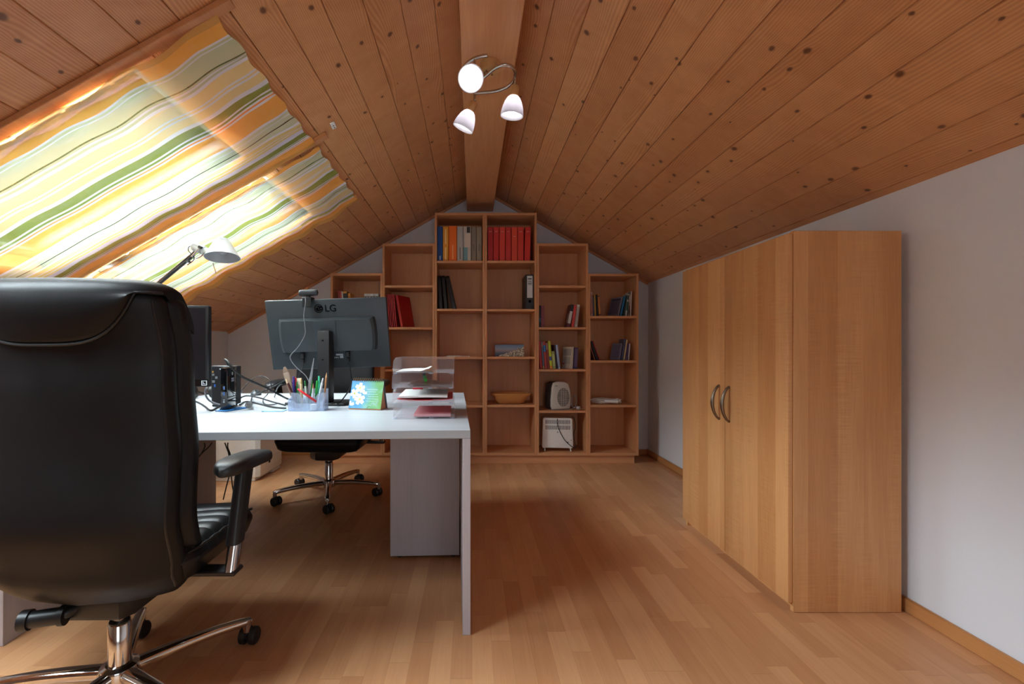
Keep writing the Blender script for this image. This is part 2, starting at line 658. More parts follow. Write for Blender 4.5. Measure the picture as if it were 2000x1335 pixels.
# ------------------------------------------------------------------ striped cloth
CLOTH = [
    (0.000, (222, 160, 72)), (0.032, (255, 178, 70)), (0.090, (236, 236, 246)), (0.100, (204, 210, 166)), (0.110, (236, 236, 244)), (0.116, (206, 212, 172)),
    (0.180, (74, 96, 34)), (0.188, (198, 206, 170)), (0.198, (236, 236, 246)), (0.207, (196, 206, 170)), (0.220, (236, 236, 246)), (0.236, (246, 218, 152)),
    (0.294, (238, 238, 246)), (0.303, (246, 218, 152)), (0.312, (238, 238, 246)), (0.322, (246, 218, 152)), (0.366, (236, 236, 246)), (0.388, (134, 150, 54)),
    (0.438, (238, 238, 244)), (0.448, (128, 148, 56)), (0.462, (238, 238, 244)), (0.471, (250, 150, 60)), (0.479, (238, 238, 244)), (0.490, (254, 176, 74)),
    (0.608, (236, 236, 246)), (0.625, (210, 216, 180)), (0.650, (236, 236, 244)), (0.657, (208, 214, 180)), (0.689, (50, 70, 40)), (0.695, (208, 214, 180)), (0.722, (236, 236, 246)),
    (0.736, (238, 212, 136)), (0.765, (238, 238, 246)), (0.771, (238, 210, 132)), (0.790, (238, 238, 246)), (0.797, (238, 210, 132)), (0.812, (222, 222, 240)), (0.842, (134, 150, 56)), (0.880, (238, 238, 244)),
    (0.886, (120, 144, 60)), (0.892, (238, 238, 244)), (0.899, (246, 150, 56)), (0.905, (238, 238, 244)), (0.911, (252, 170, 64)), (0.958, (220, 156, 66)),
]


def cloth():
    b = NB('striped_curtain_cloth')
    uv = b.n('TexCoord').outputs['UV']
    s = b.n('SeparateXYZ')
    b.t.links.new(uv, s.inputs[0])
    u = s.outputs[0]
    k = 22
    lo = [(p / 0.46, rgb(*c)) for p, c in CLOTH if p < 0.46]
    hi = [((p - 0.46) / 0.54, rgb(*c)) for p, c in CLOTH if p >= 0.46]
    hi = [(0.0, rgb(128, 148, 56))] + hi
    c1 = b.ramp(b.math('DIVIDE', u, 0.46), lo, 'CONSTANT')
    c2 = b.ramp(b.math('DIVIDE', b.math('SUBTRACT', u, 0.46), 0.54), hi, 'CONSTANT')
    c = b.mix(b.math('GREATER_THAN', u, 0.46), c1, c2)
    o, x, y, z = b.obj()
    wv = b.noise(o, 260.0, 2.0)
    c = b.mix(b.math('MULTIPLY', wv, 0.16), c, rgb(255, 255, 255), 'MULTIPLY')
    c = b.mix(0.10, c, b.mix(b.noise(o, 38.0, 3.0), c, rgb(255, 255, 250)))
    tl = b.n('BsdfTranslucent')
    b.put(tl.inputs[0], c)
    df = b.n('BsdfDiffuse')
    b.put(df.inputs[0], c)
    ms = b.n('MixShader')
    ms.inputs[0].default_value = 0.042
    b.t.links.new(df.outputs[0], ms.inputs[1])
    b.t.links.new(tl.outputs[0], ms.inputs[2])
    tr = b.n('BsdfTransparent')          # transparent share put in so more window light reaches the room
    m2 = b.n('MixShader')
    m2.inputs[0].default_value = 0.24
    b.t.links.new(ms.outputs[0], m2.inputs[1])
    b.t.links.new(tr.outputs[0], m2.inputs[2])
    return b.done(m2.outputs[0])


M['cloth'] = cloth()

# ================================================================== the shell of the room
OP1 = (-2.02, -1.07, 1.437, 2.150)      # skylight openings: x0, x1, y0, y1
OP2 = (-2.02, -1.07, 2.335, 3.050)
OP_ADDED = (-2.02, -1.07, 0.340, 1.050)  # unseen opening, added to let more light in from the left


def struct(o, label, cat):
    return tag(o, label, cat, kind='structure')


m = MB()
m.box(XL - 0.3, XR + 0.3, YF - 0.3, YB + 0.3, -0.12, 0.0)
struct(m.build('floor', M['floor']), 'beech strip parquet floor running towards the bookcases', 'floor')


def gable(y0, y1, hole=None):
    mb = MB()
    pts = [(XL - 0.12, -0.1), (XR + 0.12, -0.1), (XR + 0.12, zc(XR + 0.12) + 0.015), (XC, ZR + 0.015), (XL - 0.12, zc(XL - 0.12) + 0.015)]
    if hole is None:
        mb.prism([(p[0], p[1]) for p in pts], 0, y1 - y0, M=Matrix.Translation((0, y1, 0)) @ Matrix.Rotation(PI / 2, 4, 'X'))
        return mb
    hx0, hx1, hz = hole
    for x0, x1, zb in ((XL - 0.12, hx0, -0.1), (hx0, XC, hz), (XC, hx1, hz), (hx1, XR + 0.12, -0.1)):
        q = [(x0, zb), (x1, zb), (x1, zc(x1) + 0.015), (x0, zc(x0) + 0.015)]
        mb.prism(q, 0, y1 - y0, M=Matrix.Translation((0, y1, 0)) @ Matrix.Rotation(PI / 2, 4, 'X'))
    return mb


struct(gable(YB, YB + 0.1).build('wall_back', M['wall']), 'white gable wall behind the stepped beech bookcases', 'wall')
struct(gable(YF - 0.1, YF, (-0.45, 1.15, 1.98)).build('wall_rear', M['wall']), 'white gable wall behind the viewer with an opening added for light', 'wall')  # the hole is added so light can enter from behind
m = MB()
m.box(XR, XR + 0.1, YF, YB, -0.1, zc(XR) + 0.01)
struct(m.build('wall_right', M['wall']), 'long white side wall behind the wardrobe', 'wall')
m = MB()
m.box(XL - 0.1, XL, YF, YB, -0.1, zc(XL) + 0.01)
struct(m.build('wall_left', M['wall']), 'low white knee wall under the skylight slope', 'wall')

# added balcony door, unseen behind the viewer, to bring in fill light
dr = MB()
for x in (-0.45, 0.32, 1.09):
    dr.box(x, x + 0.06, YF - 0.08, YF - 0.02, 0.0, 1.98, 0.004)
for z0, z1 in ((0.0, 0.10), (1.90, 1.98)):
    dr.box(-0.39, 0.32, YF - 0.08, YF - 0.02, z0, z1, 0.004)
    dr.box(0.38, 1.09, YF - 0.08, YF - 0.02, z0, z1, 0.004)
d1 = struct(dr.build('added_door', M['white_paint']), 'added white glazed door, unseen in the rear wall, for fill light', 'door')
g = MB()
g.box(-0.39, 0.32, YF - 0.055, YF - 0.045, 0.10, 1.90)
g.box(0.38, 1.09, YF - 0.055, YF - 0.045, 0.10, 1.90)
g.build('glass', M['pane'], d1)


def slope(side, holes):
    """Boards of one roof slope, running along Y, with small V joints between them."""
    mb = MB()
    xe = (XR + 0.12) if side > 0 else (XL - 0.12)
    nrm = Vector((SN * side, 0, CS))
    ks = [XC + side * PITCH * i for i in range(0, 22)]
    ks = [k for k in ks if (k - xe) * side < 0] + [xe]
    cuts = sorted(set([round(k, 5) for k in ks] + [h for ho in holes for h in ho[:2]]))
    joints = set(round(k, 5) for k in ks)
    for xa, xb in zip(cuts, cuts[1:]):
        ys = [(YF - 0.1, YB + 0.1)]
        xm = 0.5 * (xa + xb)
        for ho in holes:
            if ho[0] < xm < ho[1]:
                nys = []
                for a, c in ys:
                    if ho[2] > a and ho[3] < c:
                        nys += [(a, ho[2]), (ho[3], c)]
                    else:
                        nys.append((a, c))
                ys = nys
        ja, jb = xa in joints, xb in joints
        ch = 0.0028
        prof = []
        A = Vector((xa, 0, zc(xa)))
        B = Vector((xb, 0, zc(xb)))
        t = (B - A).normalized()
        if ja:
            prof += [A + nrm * 0.005 + t * 0.0004, A + t * ch]
        else:
            prof += [A]
        if jb:
            prof += [B - t * ch, B + nrm * 0.005 - t * 0.0004]
        else:
            prof += [B]
        prof += [B + nrm * 0.022, A + nrm * 0.022]
        for y0, y1 in ys:
            n = len(prof)
            vs = [p + Vector((0, y0, 0)) for p in prof] + [p + Vector((0, y1, 0)) for p in prof]
            mb.add(vs, [tuple(range(n)), tuple(range(2 * n - 1, n - 1, -1))] + [(i, n + i, n + (i + 1) % n, (i + 1) % n) for i in range(n)])
    # the dark underlay above the boards, so the joints stay closed
    for ho in ([] if holes else [None]):
        a, c = XC, xe
        vs = [Vector((a, YF - 0.1, zc(a))) + nrm * 0.023, Vector((c, YF - 0.1, zc(c))) + nrm * 0.023, Vector((c, YB + 0.1, zc(c))) + nrm * 0.023, Vector((a, YB + 0.1, zc(a))) + nrm * 0.023]
        mb.add(vs + [v + nrm * 0.05 for v in vs], [(0, 1, 2, 3), (4, 7, 6, 5), (0, 4, 5, 1), (1, 5, 6, 2), (2, 6, 7, 3), (3, 7, 4, 0)])
    if holes:
        xs = [XC, holes[0][1], holes[0][0], xe]
        yy = sorted([YF - 0.1, YB + 0.1] + [v for ho in holes for v in ho[2:]])
        bands = [(xs[0], xs[1], YF - 0.1, YB + 0.1), (xs[2], xs[3], YF - 0.1, YB + 0.1)]
        for i in range(0, len(yy) - 1, 2):
            bands.append((xs[1], xs[2], yy[i], yy[i + 1]))
        for a, c, y0, y1 in bands:
            vs = [Vector((a, y0, zc(a))) + nrm * 0.023, Vector((c, y0, zc(c))) + nrm * 0.023, Vector((c, y1, zc(c))) + nrm * 0.023, Vector((a, y1, zc(a))) + nrm * 0.023]
            mb.add(vs + [v + nrm * 0.05 for v in vs], [(0, 1, 2, 3), (4, 7, 6, 5), (0, 4, 5, 1), (1, 5, 6, 2), (2, 6, 7, 3), (3, 7, 4, 0)])
    return mb


struct(slope(1, []).build('ceiling', M['pine'], ang=20), 'knotty pine boarded slope over the wardrobe side', 'ceiling')
struct(slope(-1, [OP_ADDED, OP1, OP2]).build('ceiling', M['pine'], ang=20), 'knotty pine boarded slope with the two skylights', 'ceiling')
m = MB()
m.box(-0.0495, 0.2035, YF, YB - 0.002, 2.357, ZR - 0.076, 0.004)
struct(m.build('ridge_beam', M['pine_beam']), 'broad pine ridge beam carrying the three-spot ceiling lamp', 'beam')


def on_slope(x, y, off):
    """Point on the left slope, off = distance into the room."""
    n = Vector((SN, 0, -CS))
    return Vector((x, y, zc(x))) + n * off


def slope_box(mb, x0, x1, y0, y1, o0, o1, b=0.0, mi=0):
    """Box lying on the left slope; o0..o1 into the room."""
    t = Vector((CS, 0, SN))
    n = Vector((SN, 0, -CS))
    c = Vector((x0, y0, zc(x0)))
    Mx = Matrix(((t.x, 0, n.x, c.x), (0, 1, 0, c.y), (t.z, 0, n.z, c.z), (0, 0, 0, 1)))
    return mb.box(0, (x1 - x0) / CS, 0, y1 - y0, o0, o1, b, mi, Mx)


def skylight(k, op, label):
    x0, x1, y0, y1 = op
    mb = MB()
    e = 0.018
    slope_box(mb, x0 - e, x1 + e, y1, y1 + e, -0.125, -0.0235)
    slope_box(mb, x0 - e, x0, y0, y1, -0.125, -0.0235)
    slope_box(mb, x1, x1 + e, y0, y1, -0.125, -0.0235)
    w = struct(mb.build('window_%d' % k, M['lining']), label, 'window')
    nr = MB()
    slope_box(nr, x0 - e, x1 + e, y0 - e, y0, -0.125, -0.0235)
    nr.build('painted_reveal', M['white_paint'], w)
    f = MB()
    s = 0.040
    slope_box(f, x0, x1, y0, y0 + s, -0.115, -0.075, 0.004)
    slope_box(f, x0, x1, y1 - s, y1, -0.115, -0.075, 0.004)
    slope_box(f, x0, x0 + s, y0 + s, y1 - s, -0.115, -0.075, 0.004)
    slope_box(f, x1 - s, x1, y0 + s, y1 - s, -0.115, -0.075, 0.004)
    f.build('window_frame', M['lining'], w)
    g = MB()
    slope_box(g, x0 + s, x1 - s, y0 + s, y1 - s, -0.098, -0.092)
    g.build('glass', M['pane'], w)
    # white blind rail with small clips along the near reveal
    rl = MB()
    slope_box(rl, x0, x1, y0 + 0.001, y0 + 0.014, -0.050, 0.004, 0.002)
    for i in range(6):
        xx = x0 + 0.08 + i * (x1 - x0 - 0.16) / 5
        slope_box(rl, xx - 0.006, xx + 0.006, y0 + 0.001, y0 + 0.018, -0.036, 0.006, 0.001)
    rl.build('blind_rail', M['white_paint'], w)


skylight(1, OP1, 'roof window nearer the viewer behind the wide striped curtain')
skylight(2, OP2, 'roof window further back behind the narrower striped curtain')

skylight(3, OP_ADDED, 'added uncurtained roof window, unseen beside the viewer, for extra light')  # made-up skylight, there only to light the room

# mouldings
for i, (sd, lab) in enumerate(((-1, 'thin pine moulding where the skylight slope meets the gable wall'), (1, 'thin pine moulding where the wardrobe-side slope meets the gable wall'))):
    m = MB()
    xe = XL if sd < 0 else XR
    a, c = Vector((XC, 0, ZR)), Vector((xe, 0, zc(xe)))
    n = Vector((-SN * sd, 0, -CS))
    y0, y1 = YB - 0.020, YB - 0.001
    vs = []
    for y in (y0, y1):
        for p in (a + n * 0.002, c + n * 0.002, c + n * 0.022, a + n * 0.022):
            vs.append(Vector((p.x, y, p.z)))
    m.add(vs, [(0, 1, 2, 3), (7, 6, 5, 4), (0, 4, 5, 1), (1, 5, 6, 2), (2, 6, 7, 3), (3, 7, 4, 0)])
    struct(m.build('trim_%d' % (i + 1), M['pine_trim']), lab, 'moulding')
m = MB()
m.box(XL + 0.016, XR - 0.016, YB - 0.015, YB - 0.001, 0.0, 0.052, 0.003)
struct(m.build('baseboard_back', M['skirting_x']), 'narrow beech skirting along the gable wall', 'skirting')
m = MB()
m.box(XR - 0.015, XR - 0.001, 1.83, YB - 0.001, 0.0, 0.055, 0.003)
m.box(XR - 0.015, XR - 0.001, YF + 0.01, 1.828, 0.0, 0.055, 0.003)
struct(m.build('baseboard_right', M['skirting']), 'narrow beech skirting along the wardrobe wall with one butt joint', 'skirting')
m = MB()
m.box(XL + 0.001, XL + 0.015, YF + 0.01, YB - 0.016, 0.0, 0.052, 0.003)
struct(m.build('baseboard_left', M['skirting']), 'narrow beech skirting along the knee wall', 'skirting')

# curtain battens
for y0, y1, x1, lab in ((1.380, 1.418, -0.745, 'pine batten along the near edge of the wide striped curtain'),
                        (2.268, 2.308, -0.735, 'pine batten between the two striped curtains'),
                        (3.095, 3.128, -0.790, 'pine batten along the far edge of the narrower curtain')):
    m = MB()
    slope_box(m, -2.25, x1, y0, y1, 0.0012, 0.020, 0.002)
    tag(m.build('curtain_batten', M['pine_trim']), lab, 'batten', 'curtain battens on the skylight slope')


# ------------------------------------------------------------------ the two curtains
def curtain(y0, y1, xt, u0, seed, sag, droop, over):
    rn = random.Random(seed)
    ph = [rn.uniform(0, 6.28) for _ in range(6)]
    mb = MB()
    nu, nv = 96, 150
    xb = -2.20
    L = (xt - xb) / CS
    q = nv + 1
    uv = []

    def fn(i, j):
        u = i / nu              # along Y, near to far
        v = j / nv              # down the slope
        dist = v * L
        x = xt + (xb - xt) * v
        y = y0 + (y1 - y0) * u
        edge = math.exp(-dist / 0.09)
        o = 0.026
        o += sag * math.sin(PI * min(1, u)) * (1 - 0.7 * edge)
        o += 0.0032 * math.sin(2 * PI * dist / 0.24 + ph[0] + 2.0 * u) * (1 - edge) * (0.4 + abs(2 * u - 1))
        o += 0.003 * math.sin(2 * PI * dist / 0.31 + ph[1] - 3.0 * u)
        # gathers along the top hem
        o += 0.010 * edge * math.sin(2 * PI * u * 5.2 + ph[2]) + 0.006 * edge * math.sin(2 * PI * u * 9 + ph[3])
        o -= 0.012 * edge
        # hanging slack on the near and far edges between the pins
        near = math.exp(-u / 0.05)
        far = math.exp(-(1 - u) / 0.07)
        slack = 1 - math.exp(-dist / 0.16)
        o += near * slack * (0.014 + 0.007 * math.sin(2 * PI * dist / 0.27 + ph[4]))
        o += far * (droop * slack + 0.007 * math.sin(2 * PI * dist / 0.23 + ph[5]) * slack)
        y += 0.004 * math.sin(2 * PI * dist / 0.26 + ph[5] + 0.8) * (0.5 + 0.5 * u) * slack
        y += far * over * slack
        x += 0.006 * math.sin(2 * PI * u * 5.2 + ph[2]) * edge
        return on_slope(x, y, max(o, 0.0215))

    vs = [fn(i, j) for i in range(nu + 1) for j in range(nv + 1)]
    fs = [(i * q + j, i * q + j + 1, (i + 1) * q + j + 1, (i + 1) * q + j) for i in range(nu) for j in range(nv)]
    mb.add(vs, fs)
    o = mb.build('curtain', M['cloth'], ang=180, fix=False)
    lay = o.data.uv_layers.new(name='UVMap')
    for lp in o.data.loops:
        i, j = divmod(lp.vertex_index, q)
        lay.data[lp.index].uv = (u0 + (1 - u0) * (i / nu), j / nv)
    return o


c1 = curtain(1.402, 2.292, -0.800, 0.0, 3, 0.016, 0.010, 0.0)
tag(c1, 'wide orange, green and white striped curtain under the nearer roof window', 'curtain')
c2 = curtain(2.318, 3.150, -0.800, 0.055, 8, 0.014, 0.020, 0.02)
tag(c2, 'smaller looking striped curtain under the further roof window, orange hem drooping', 'curtain')

# small reed contact on the slope
t = thing('ceiling_bracket', 'tiny white two-screw bracket on the boards above the batten gap', 'bracket', on_slope(-0.689, 2.252, 0.0))
m = MB()
Mx = Matrix(((CS, 0, SN, 0), (0, 1, 0, 0), (SN, 0, -CS, 0), (0, 0, 0, 1))) @ Matrix.Rotation(R(4), 4, 'Z')
m.box(-0.012, 0.012, -0.026, 0.026, 0.0008, 0.009, 0.002, M=Mx)
m.build('plate', M['white_paint'], t)
m = MB()
for yy in (-0.004, 0.014):
    m.lathe([(0.0028, 0.0085), (0.0028, 0.0105)], 10, M=Mx @ Matrix.Translation((0, yy, 0)))
m.build('screw', M['black_plastic'], t)

# ================================================================== stepped bookcases
YBC = 4.05
SHELF_T = 0.021


def shelf_z(py):
    return CZ - (py - VY) * YBC / FPX


BX = [(x - VX) * YBC / FPX for x in (645.5, 747, 849, 947, 1048.5, 1149, 1247.5)]
BTOP = [533, 475, 415, 415, 475, 534]
BSH = [[616, 703.5, 790.5], [556.5, 638.5, 720.5, 802], [508.5, 602.5, 696.5, 791], [508.5, 603, 696, 790.5], [557, 638.5, 720.5, 801.5], [616.5, 703.5, 790.5]]
BLAB = ['lowest stepped beech bookcase at the far left, half hidden by the big monitor',
        'second beech bookcase from the left, holding the red folders',
        'tall beech bookcase left of the ridge, coloured binders on top shelf',
        'tall beech bookcase right of the ridge, row of red binders on top shelf',
        'beech bookcase holding the fan heater and the white convector heater',
        'lowest beech bookcase at the far right, beside the wardrobe wall']
for i in range(6):
    x0, x1 = BX[i] + 0.0004, BX[i + 1] - 0.0004
    zt = shelf_z(BTOP[i])
    zb = 0.0755
    t = thing('bookcase', BLAB[i], 'bookcase', (x0, YBC, 0), group='stepped beech bookcases on the gable wall')
    w, dp = x1 - x0, 0.345
    th = 0.019
    for xa in (0, w - th):
        m = MB()
        m.box(xa, xa + th, 0, dp, zb, zt, 0.0012)
        m.build('side_panel', M['beech'], t)
    m = MB()
    m.box(th, w - th, 0.001, dp - 0.006, zt - 0.022, zt - 0.0005, 0.0012)
    m.build('top_panel', M['beech_x'], t)
    m = MB()
    m.box(th, w - th, 0.001, dp - 0.006, zb, zb + 0.024, 0.0012)
    m.build('bottom_panel', M['beech_x'], t)
    m = MB()
    m.box(th, w - th, dp - 0.006, dp - 0.001, zb, zt)
    m.build('back_panel', M['beech'], t)
    for py in BSH[i]:
        z1 = shelf_z(py)
        m = MB()
        m.box(th + 0.0006, w - th - 0.0006, 0.004, dp - 0.008, z1 - SHELF_T, z1, 0.0012)
        s = m.build('shelf', M['beech_x'], t)
        for xx in (th + 0.004, w - th - 0.004):
            k = MB()
            k.cyl((xx, 0.035, z1 - SHELF_T - 0.0035), (xx, 0.035, z1 - SHELF_T), 0.003, n=8)
            k.build('shelf_pin', M['nickel'], s)
m = MB()
m.box(BX[0] + 0.002, 1.452, 4.072, 4.385, 0.0005, 0.075, 0.001)
tag(m.build('bookcase_plinth', M['beech_x']), 'long low beech plinth under all six stepped bookcases', 'plinth')

# ================================================================== wardrobe
t = thing('wardrobe', 'two-door alder wardrobe standing against the long white wall', 'wardrobe', (1.2536, 1.7746, 0))
WL, WD, WH = 0.895, 0.422, 1.489
m = MB()
m.box(0, WD, 0, 0.020, 0.0005, WH, 0.0015)
m.build('side_panel', M['alder'], t)
m = MB()
m.box(0, WD, WL - 0.020, WL, 0.0005, WH, 0.0015)
m.build('side_panel', M['alder'], t)
m = MB()
m.box(0.001, WD - 0.006, 0.020, WL - 0.020, WH - 0.024, WH - 0.002, 0.001)
m.build('top_panel', M['alder'], t)
m = MB()
m.box(0.001, WD - 0.006, 0.020, WL - 0.020, 0.040, 0.060)
m.build('bottom_panel', M['alder'], t)
m = MB()
m.box(0.022, 0.036, 0.020, WL - 0.020, 0.0005, 0.040)
m.build('plinth', M['alder'], t)
m = MB()
m.box(WD - 0.006, WD - 0.001, 0.020, WL - 0.020, 0.04, WH - 0.002)
m.build('back_panel', M['alder'], t)
for k, (y0, y1) in enumerate(((0.003, 0.4475), (0.4505, WL - 0.002))):
    m = MB()
    m.box(-0.0195, -0.0012, y0, y1, 0.0366, 1.478, 0.0025, seg=2)
    d = m.build('door', M['alder'], t)
    h = MB()
    yh = y1 - 0.040 if k == 0 else y0 + 0.045
    zc0 = 0.762
    pts = []
    for s in range(21):
        a = -1 + 2 * s / 20
        pts.append((-0.0215 - 0.034 * (1 - a * a) ** 0.75, yh, zc0 + 0.084 * a))
    rr = [0.0052 + 0.0035 * (1 - abs(-1 + 2 * s / 20)) for s in range(21)]
    h.tube(pts, rr, 10)
    for a in (-1, 1):
        h.cyl((-0.026, yh, zc0 + 0.082 * a), (-0.0185, yh, zc0 + 0.082 * a), 0.0062, n=12)
    hd = h.build('handle', M['bronze'], d)
    hd['label'] = 'dark metal bow handle'

# ================================================================== the two desks
DROT = R(2.2)


def desk(loc, label):
    t = thing('desk', label, 'desk', loc, (0, 0, DROT), 'white ash desks pushed back to back')
    m = MB()
    m.box(-1.645, 0, 0, 0.698, DESK_Z - 0.0290, DESK_Z, 0.0012)
    m.build('desktop', M['white_ash'], t)
    for x in (-0.0285, -1.645):
        m = MB()
        m.box(x, x + 0.0285, 0.001, 0.697, 0.0005, DESK_Z - 0.0292, 0.001)
        m.build('end_panel', M['white_ash_z'], t)
    return t


DK1 = (-0.0055, 1.634, 0)
DK2 = (-0.0055 - 0.702 * math.sin(DROT) + 0.004, 1.634 + 0.702 * math.cos(DROT), 0)
desk(DK1, 'white ash desk nearer the viewer, with the clear letter trays on it')
desk(DK2, 'white ash desk further back, carrying the big rear-facing monitor')

t = thing('drawer_pedestal', 'white drawer pedestal under the desks behind the right end panel', 'pedestal', (-0.0625, 2.238, 0), (0, 0, DROT))
m = MB()
m.box(-0.338, 0, 0, 0.58, 0.014, 0.700, 0.0015)
m.build('body', M['white_ash_z'], t)
for k in range(4):
    m = MB()
    z0 = 0.018 + k * 0.170
    m.box(-0.336, -0.002, 0.5815, 0.598, z0, z0 + 0.166, 0.0015)
    d = m.build('drawer', M['white_ash'], t)
    m = MB()
    m.tube([(-0.21, 0.597, z0 + 0.13), (-0.21, 0.615, z0 + 0.13), (-0.115, 0.615, z0 + 0.13), (-0.115, 0.597, z0 + 0.13)], 0.004, 8)
    m.build('handle', M['nickel'], d)
for x in (-0.295, -0.03):
    for y in (0.03, 0.55):
        m = MB()
        m.cyl((x, y, 0.0006), (x, y, 0.0145), 0.012, n=12)
        m.build('foot', M['black_plastic'], t)

# ================================================================== office chairs
HB = 0.288


def back_hw(t):
    return lerp_table([(0, 0.252), (0.05, 0.264), (0.12, 0.269), (0.28, 0.270), (0.45, 0.268), (0.65, 0.264), (0.85, 0.265), (0.96, 0.263), (1.0, 0.250)], t)


def back_y(t):
    return lerp_table([(0, -0.095), (0.10, -0.135), (0.28, -0.165), (0.5, -0.150), (0.75, -0.165), (1.0, -0.205)], t)


BZ0, BZ1 = 0.338, 1.186


def ring(t, hw, th, y0, n=56, wrap=0.055, px=0.32, py=0.62, lift=0.030):
    out = []
    for k in range(n):
        a = 2 * PI * k / n
        c, s = math.cos(a), math.sin(a)
        x = hw * math.copysign(abs(c) ** px, c)
        y = th * math.copysign(abs(s) ** py, s)
        q = x / HB
        z = BZ0 + (BZ1 - BZ0) * t + lift * q * q * max(0, 1 - t * 3.2) - 0.006 * q * q * max(0.0, t - 0.9) * 10
        out.append(Vector((x, y0 + y + wrap * q * q, z)))
    return out


def pad(hwk, th, yoff, t0=0.0, t1=1.0, rows=46, endr=0.05, **kw):
    rr = []
    for i in range(rows + 1):
        s = i / rows
        s = 0.5 - 0.5 * math.cos(PI * s)
        t = t0 + (t1 - t0) * s
        e = 1.0
        for q in ((t - t0), (t1 - t)):
            if q < endr:
                e = min(e, math.sqrt(max(0.0, 1 - (1 - q / endr) ** 2)))
        rr.append(ring(t, back_hw(t) + hwk - 0.03 * (1 - e), max(th * e, 0.002), back_y(t) + yoff, **kw))
    return MB().loft(rr)


def make_chair():
    t = thing('office_chair', '-', 'chair')
    sh = pad(0.0, 0.030, 0.0)
    back = sh.build('backrest', M['leather'], t, ang=80)
    pad(0.012, 0.036, 0.052, 0.09, 0.995).build('back_cushion', M['leather_soft'], back, ang=80)
    # piping round the rear panel
    edge = []
    for i in range(41):
        tt = 0.03 + 0.93 * i / 40
        edge.append((tt, back_hw(tt) - 0.012))
    pp = []
    for tt, hw in edge:
        r = ring(tt, hw, 0.030, back_y(tt), n=56)
        pp.append(r[31])
    for sx in (1, -1):
        pl = MB()
        pl.tube([Vector((-p.x * sx, p.y - 0.003, p.z)) for p in pp], 0.0045, 8)
        pl.build('piping', M['piping'], back)

    # padded head flap folded over the top
    def zlow(q):
        return 0.828 + min(0.152, 0.31 * abs(q) ** 3.6) + 0.003 * q

    def rear(q, tt, off):
        hw = back_hw(min(tt, 1.0)) + 0.006
        x = q * hw
        prof = max(0.0, 1 - abs(q) ** 6.0) ** 0.5
        y = back_y(min(tt, 1.0)) - (0.030 + off) * prof + 0.055 * (x / HB) ** 2
        return Vector((x, y, BZ0 + (BZ1 - BZ0) * tt))

    fl = MB()
    nq, nr = 44, 34
    grid = []
    for i in range(nq + 1):
        q = -1 + 2 * i / nq
        q = math.sin(q * PI / 2)
        rowp = []
        tl = zlow(q)
        for j in range(nr + 1):
            v = j / nr
            if v < 0.5:
                tt = tl + (0.975 - tl) * (v / 0.5)
                bulge = 0.006 + 0.013 * math.sin(PI * min(1, v / 0.5 * 0.8 + 0.05))
                p = rear(q, tt, bulge if v > 0 else 0.0005)
            else:
                a = (v - 0.5) / 0.5 * PI * 0.98
                base = rear(q, 0.975, 0.006 + 0.013 * math.sin(PI * 0.85))
                cy = base.y + 0.062
                rz = 0.042 * (0.35 + 0.65 * max(0.0, 1 - abs(q) ** 8) ** 0.5)
                p = Vector((base.x, cy - 0.062 * math.cos(a), base.z + rz * math.sin(a)))
                if a > PI / 2:
                    p.z -= 0.10 * (a - PI / 2) / (PI / 2)
            rowp.append(p)
        grid.append(rowp)
    vs = [p for r in grid for p in r]
    qn = nr + 1
    fs = [(i * qn + j, i * qn + j + 1, (i + 1) * qn + j + 1, (i + 1) * qn + j) for i in range(nq) for j in range(nr)]
    fl.add(vs, fs)
    # rounded closed ends
    for i in (0, nq):
        fl.add(grid[i], [tuple(range(qn))])
    hr = fl.build('headrest_pad', M['leather'], t, ang=70)
    lp = MB()
    lp.tube([grid[i][0] + Vector((0, -0.005, -0.002)) for i in range(nq + 1)], 0.0042, 8)
    lp.build('piping', M['piping'], hr)

    # seat, cross-quilted
    def seat_pt(u, v, top):
        x = -1 + 2 * u
        y = -0.098 + 0.408 * v
        r = 0.06
        hw = 0.290 * (1 - 0.12 * max(0.0, (v - 0.80) / 0.20) ** 3) * (1 - 0.08 * max(0.0, (0.15 - v) / 0.15) ** 2)
        ex = 0.08 + 0.92 * max(0.0, 1 - abs(x) ** 9) ** 0.5
        ey = 0.12 + 0.88 * max(0.0, 1 - abs(2 * v - 1) ** 14) ** 0.5
        rib = abs(math.sin(PI * v * 8.0)) ** 0.6 * 0.009 * ex * ey
        dish = -0.014 * (1 - x * x) * math.sin(PI * v) + 0.012 * x * x
        if top:
            z = 0.445 + (0.040 + dish) * min(ex, 1) * ey + rib - 0.016 * sstep(0.85, 1.0, v)
        else:
            z = 0.445 - 0.074 * ex * ey - 0.016 * sstep(0.85, 1.0, v)
        return Vector((x * hw, y, z))

    sm = MB()
    nu, nv = 30, 64
    for top in (True, False):
        g = [[seat_pt(i / nu, j / nv, top) for j in range(nv + 1)] for i in range(nu + 1)]
        q = nv + 1
        sm.add([p for r in g for p in r], [(i * q + j, (i + 1) * q + j, (i + 1) * q + j + 1, i * q + j + 1) if top else (i * q + j, i * q + j + 1, (i + 1) * q + j + 1, (i + 1) * q + j) for i in range(nu) for j in range(nv)])
    rim = [(i, 0) for i in range(nu)] + [(nu, j) for j in range(nv)] + [(i, nv) for i in range(nu, 0, -1)] + [(0, j) for j in range(nv, 0, -1)]
    ta = [seat_pt(i / nu, j / nv, True) for i, j in rim]
    tb = [seat_pt(i / nu, j / nv, False) for i, j in rim]
    nn = len(rim)
    sm.add(ta + tb, [(k, (k + 1) % nn, nn + (k + 1) % nn, nn + k) for k in range(nn)])
    seat = sm.build('seat', M['leather_soft'], t, ang=60)
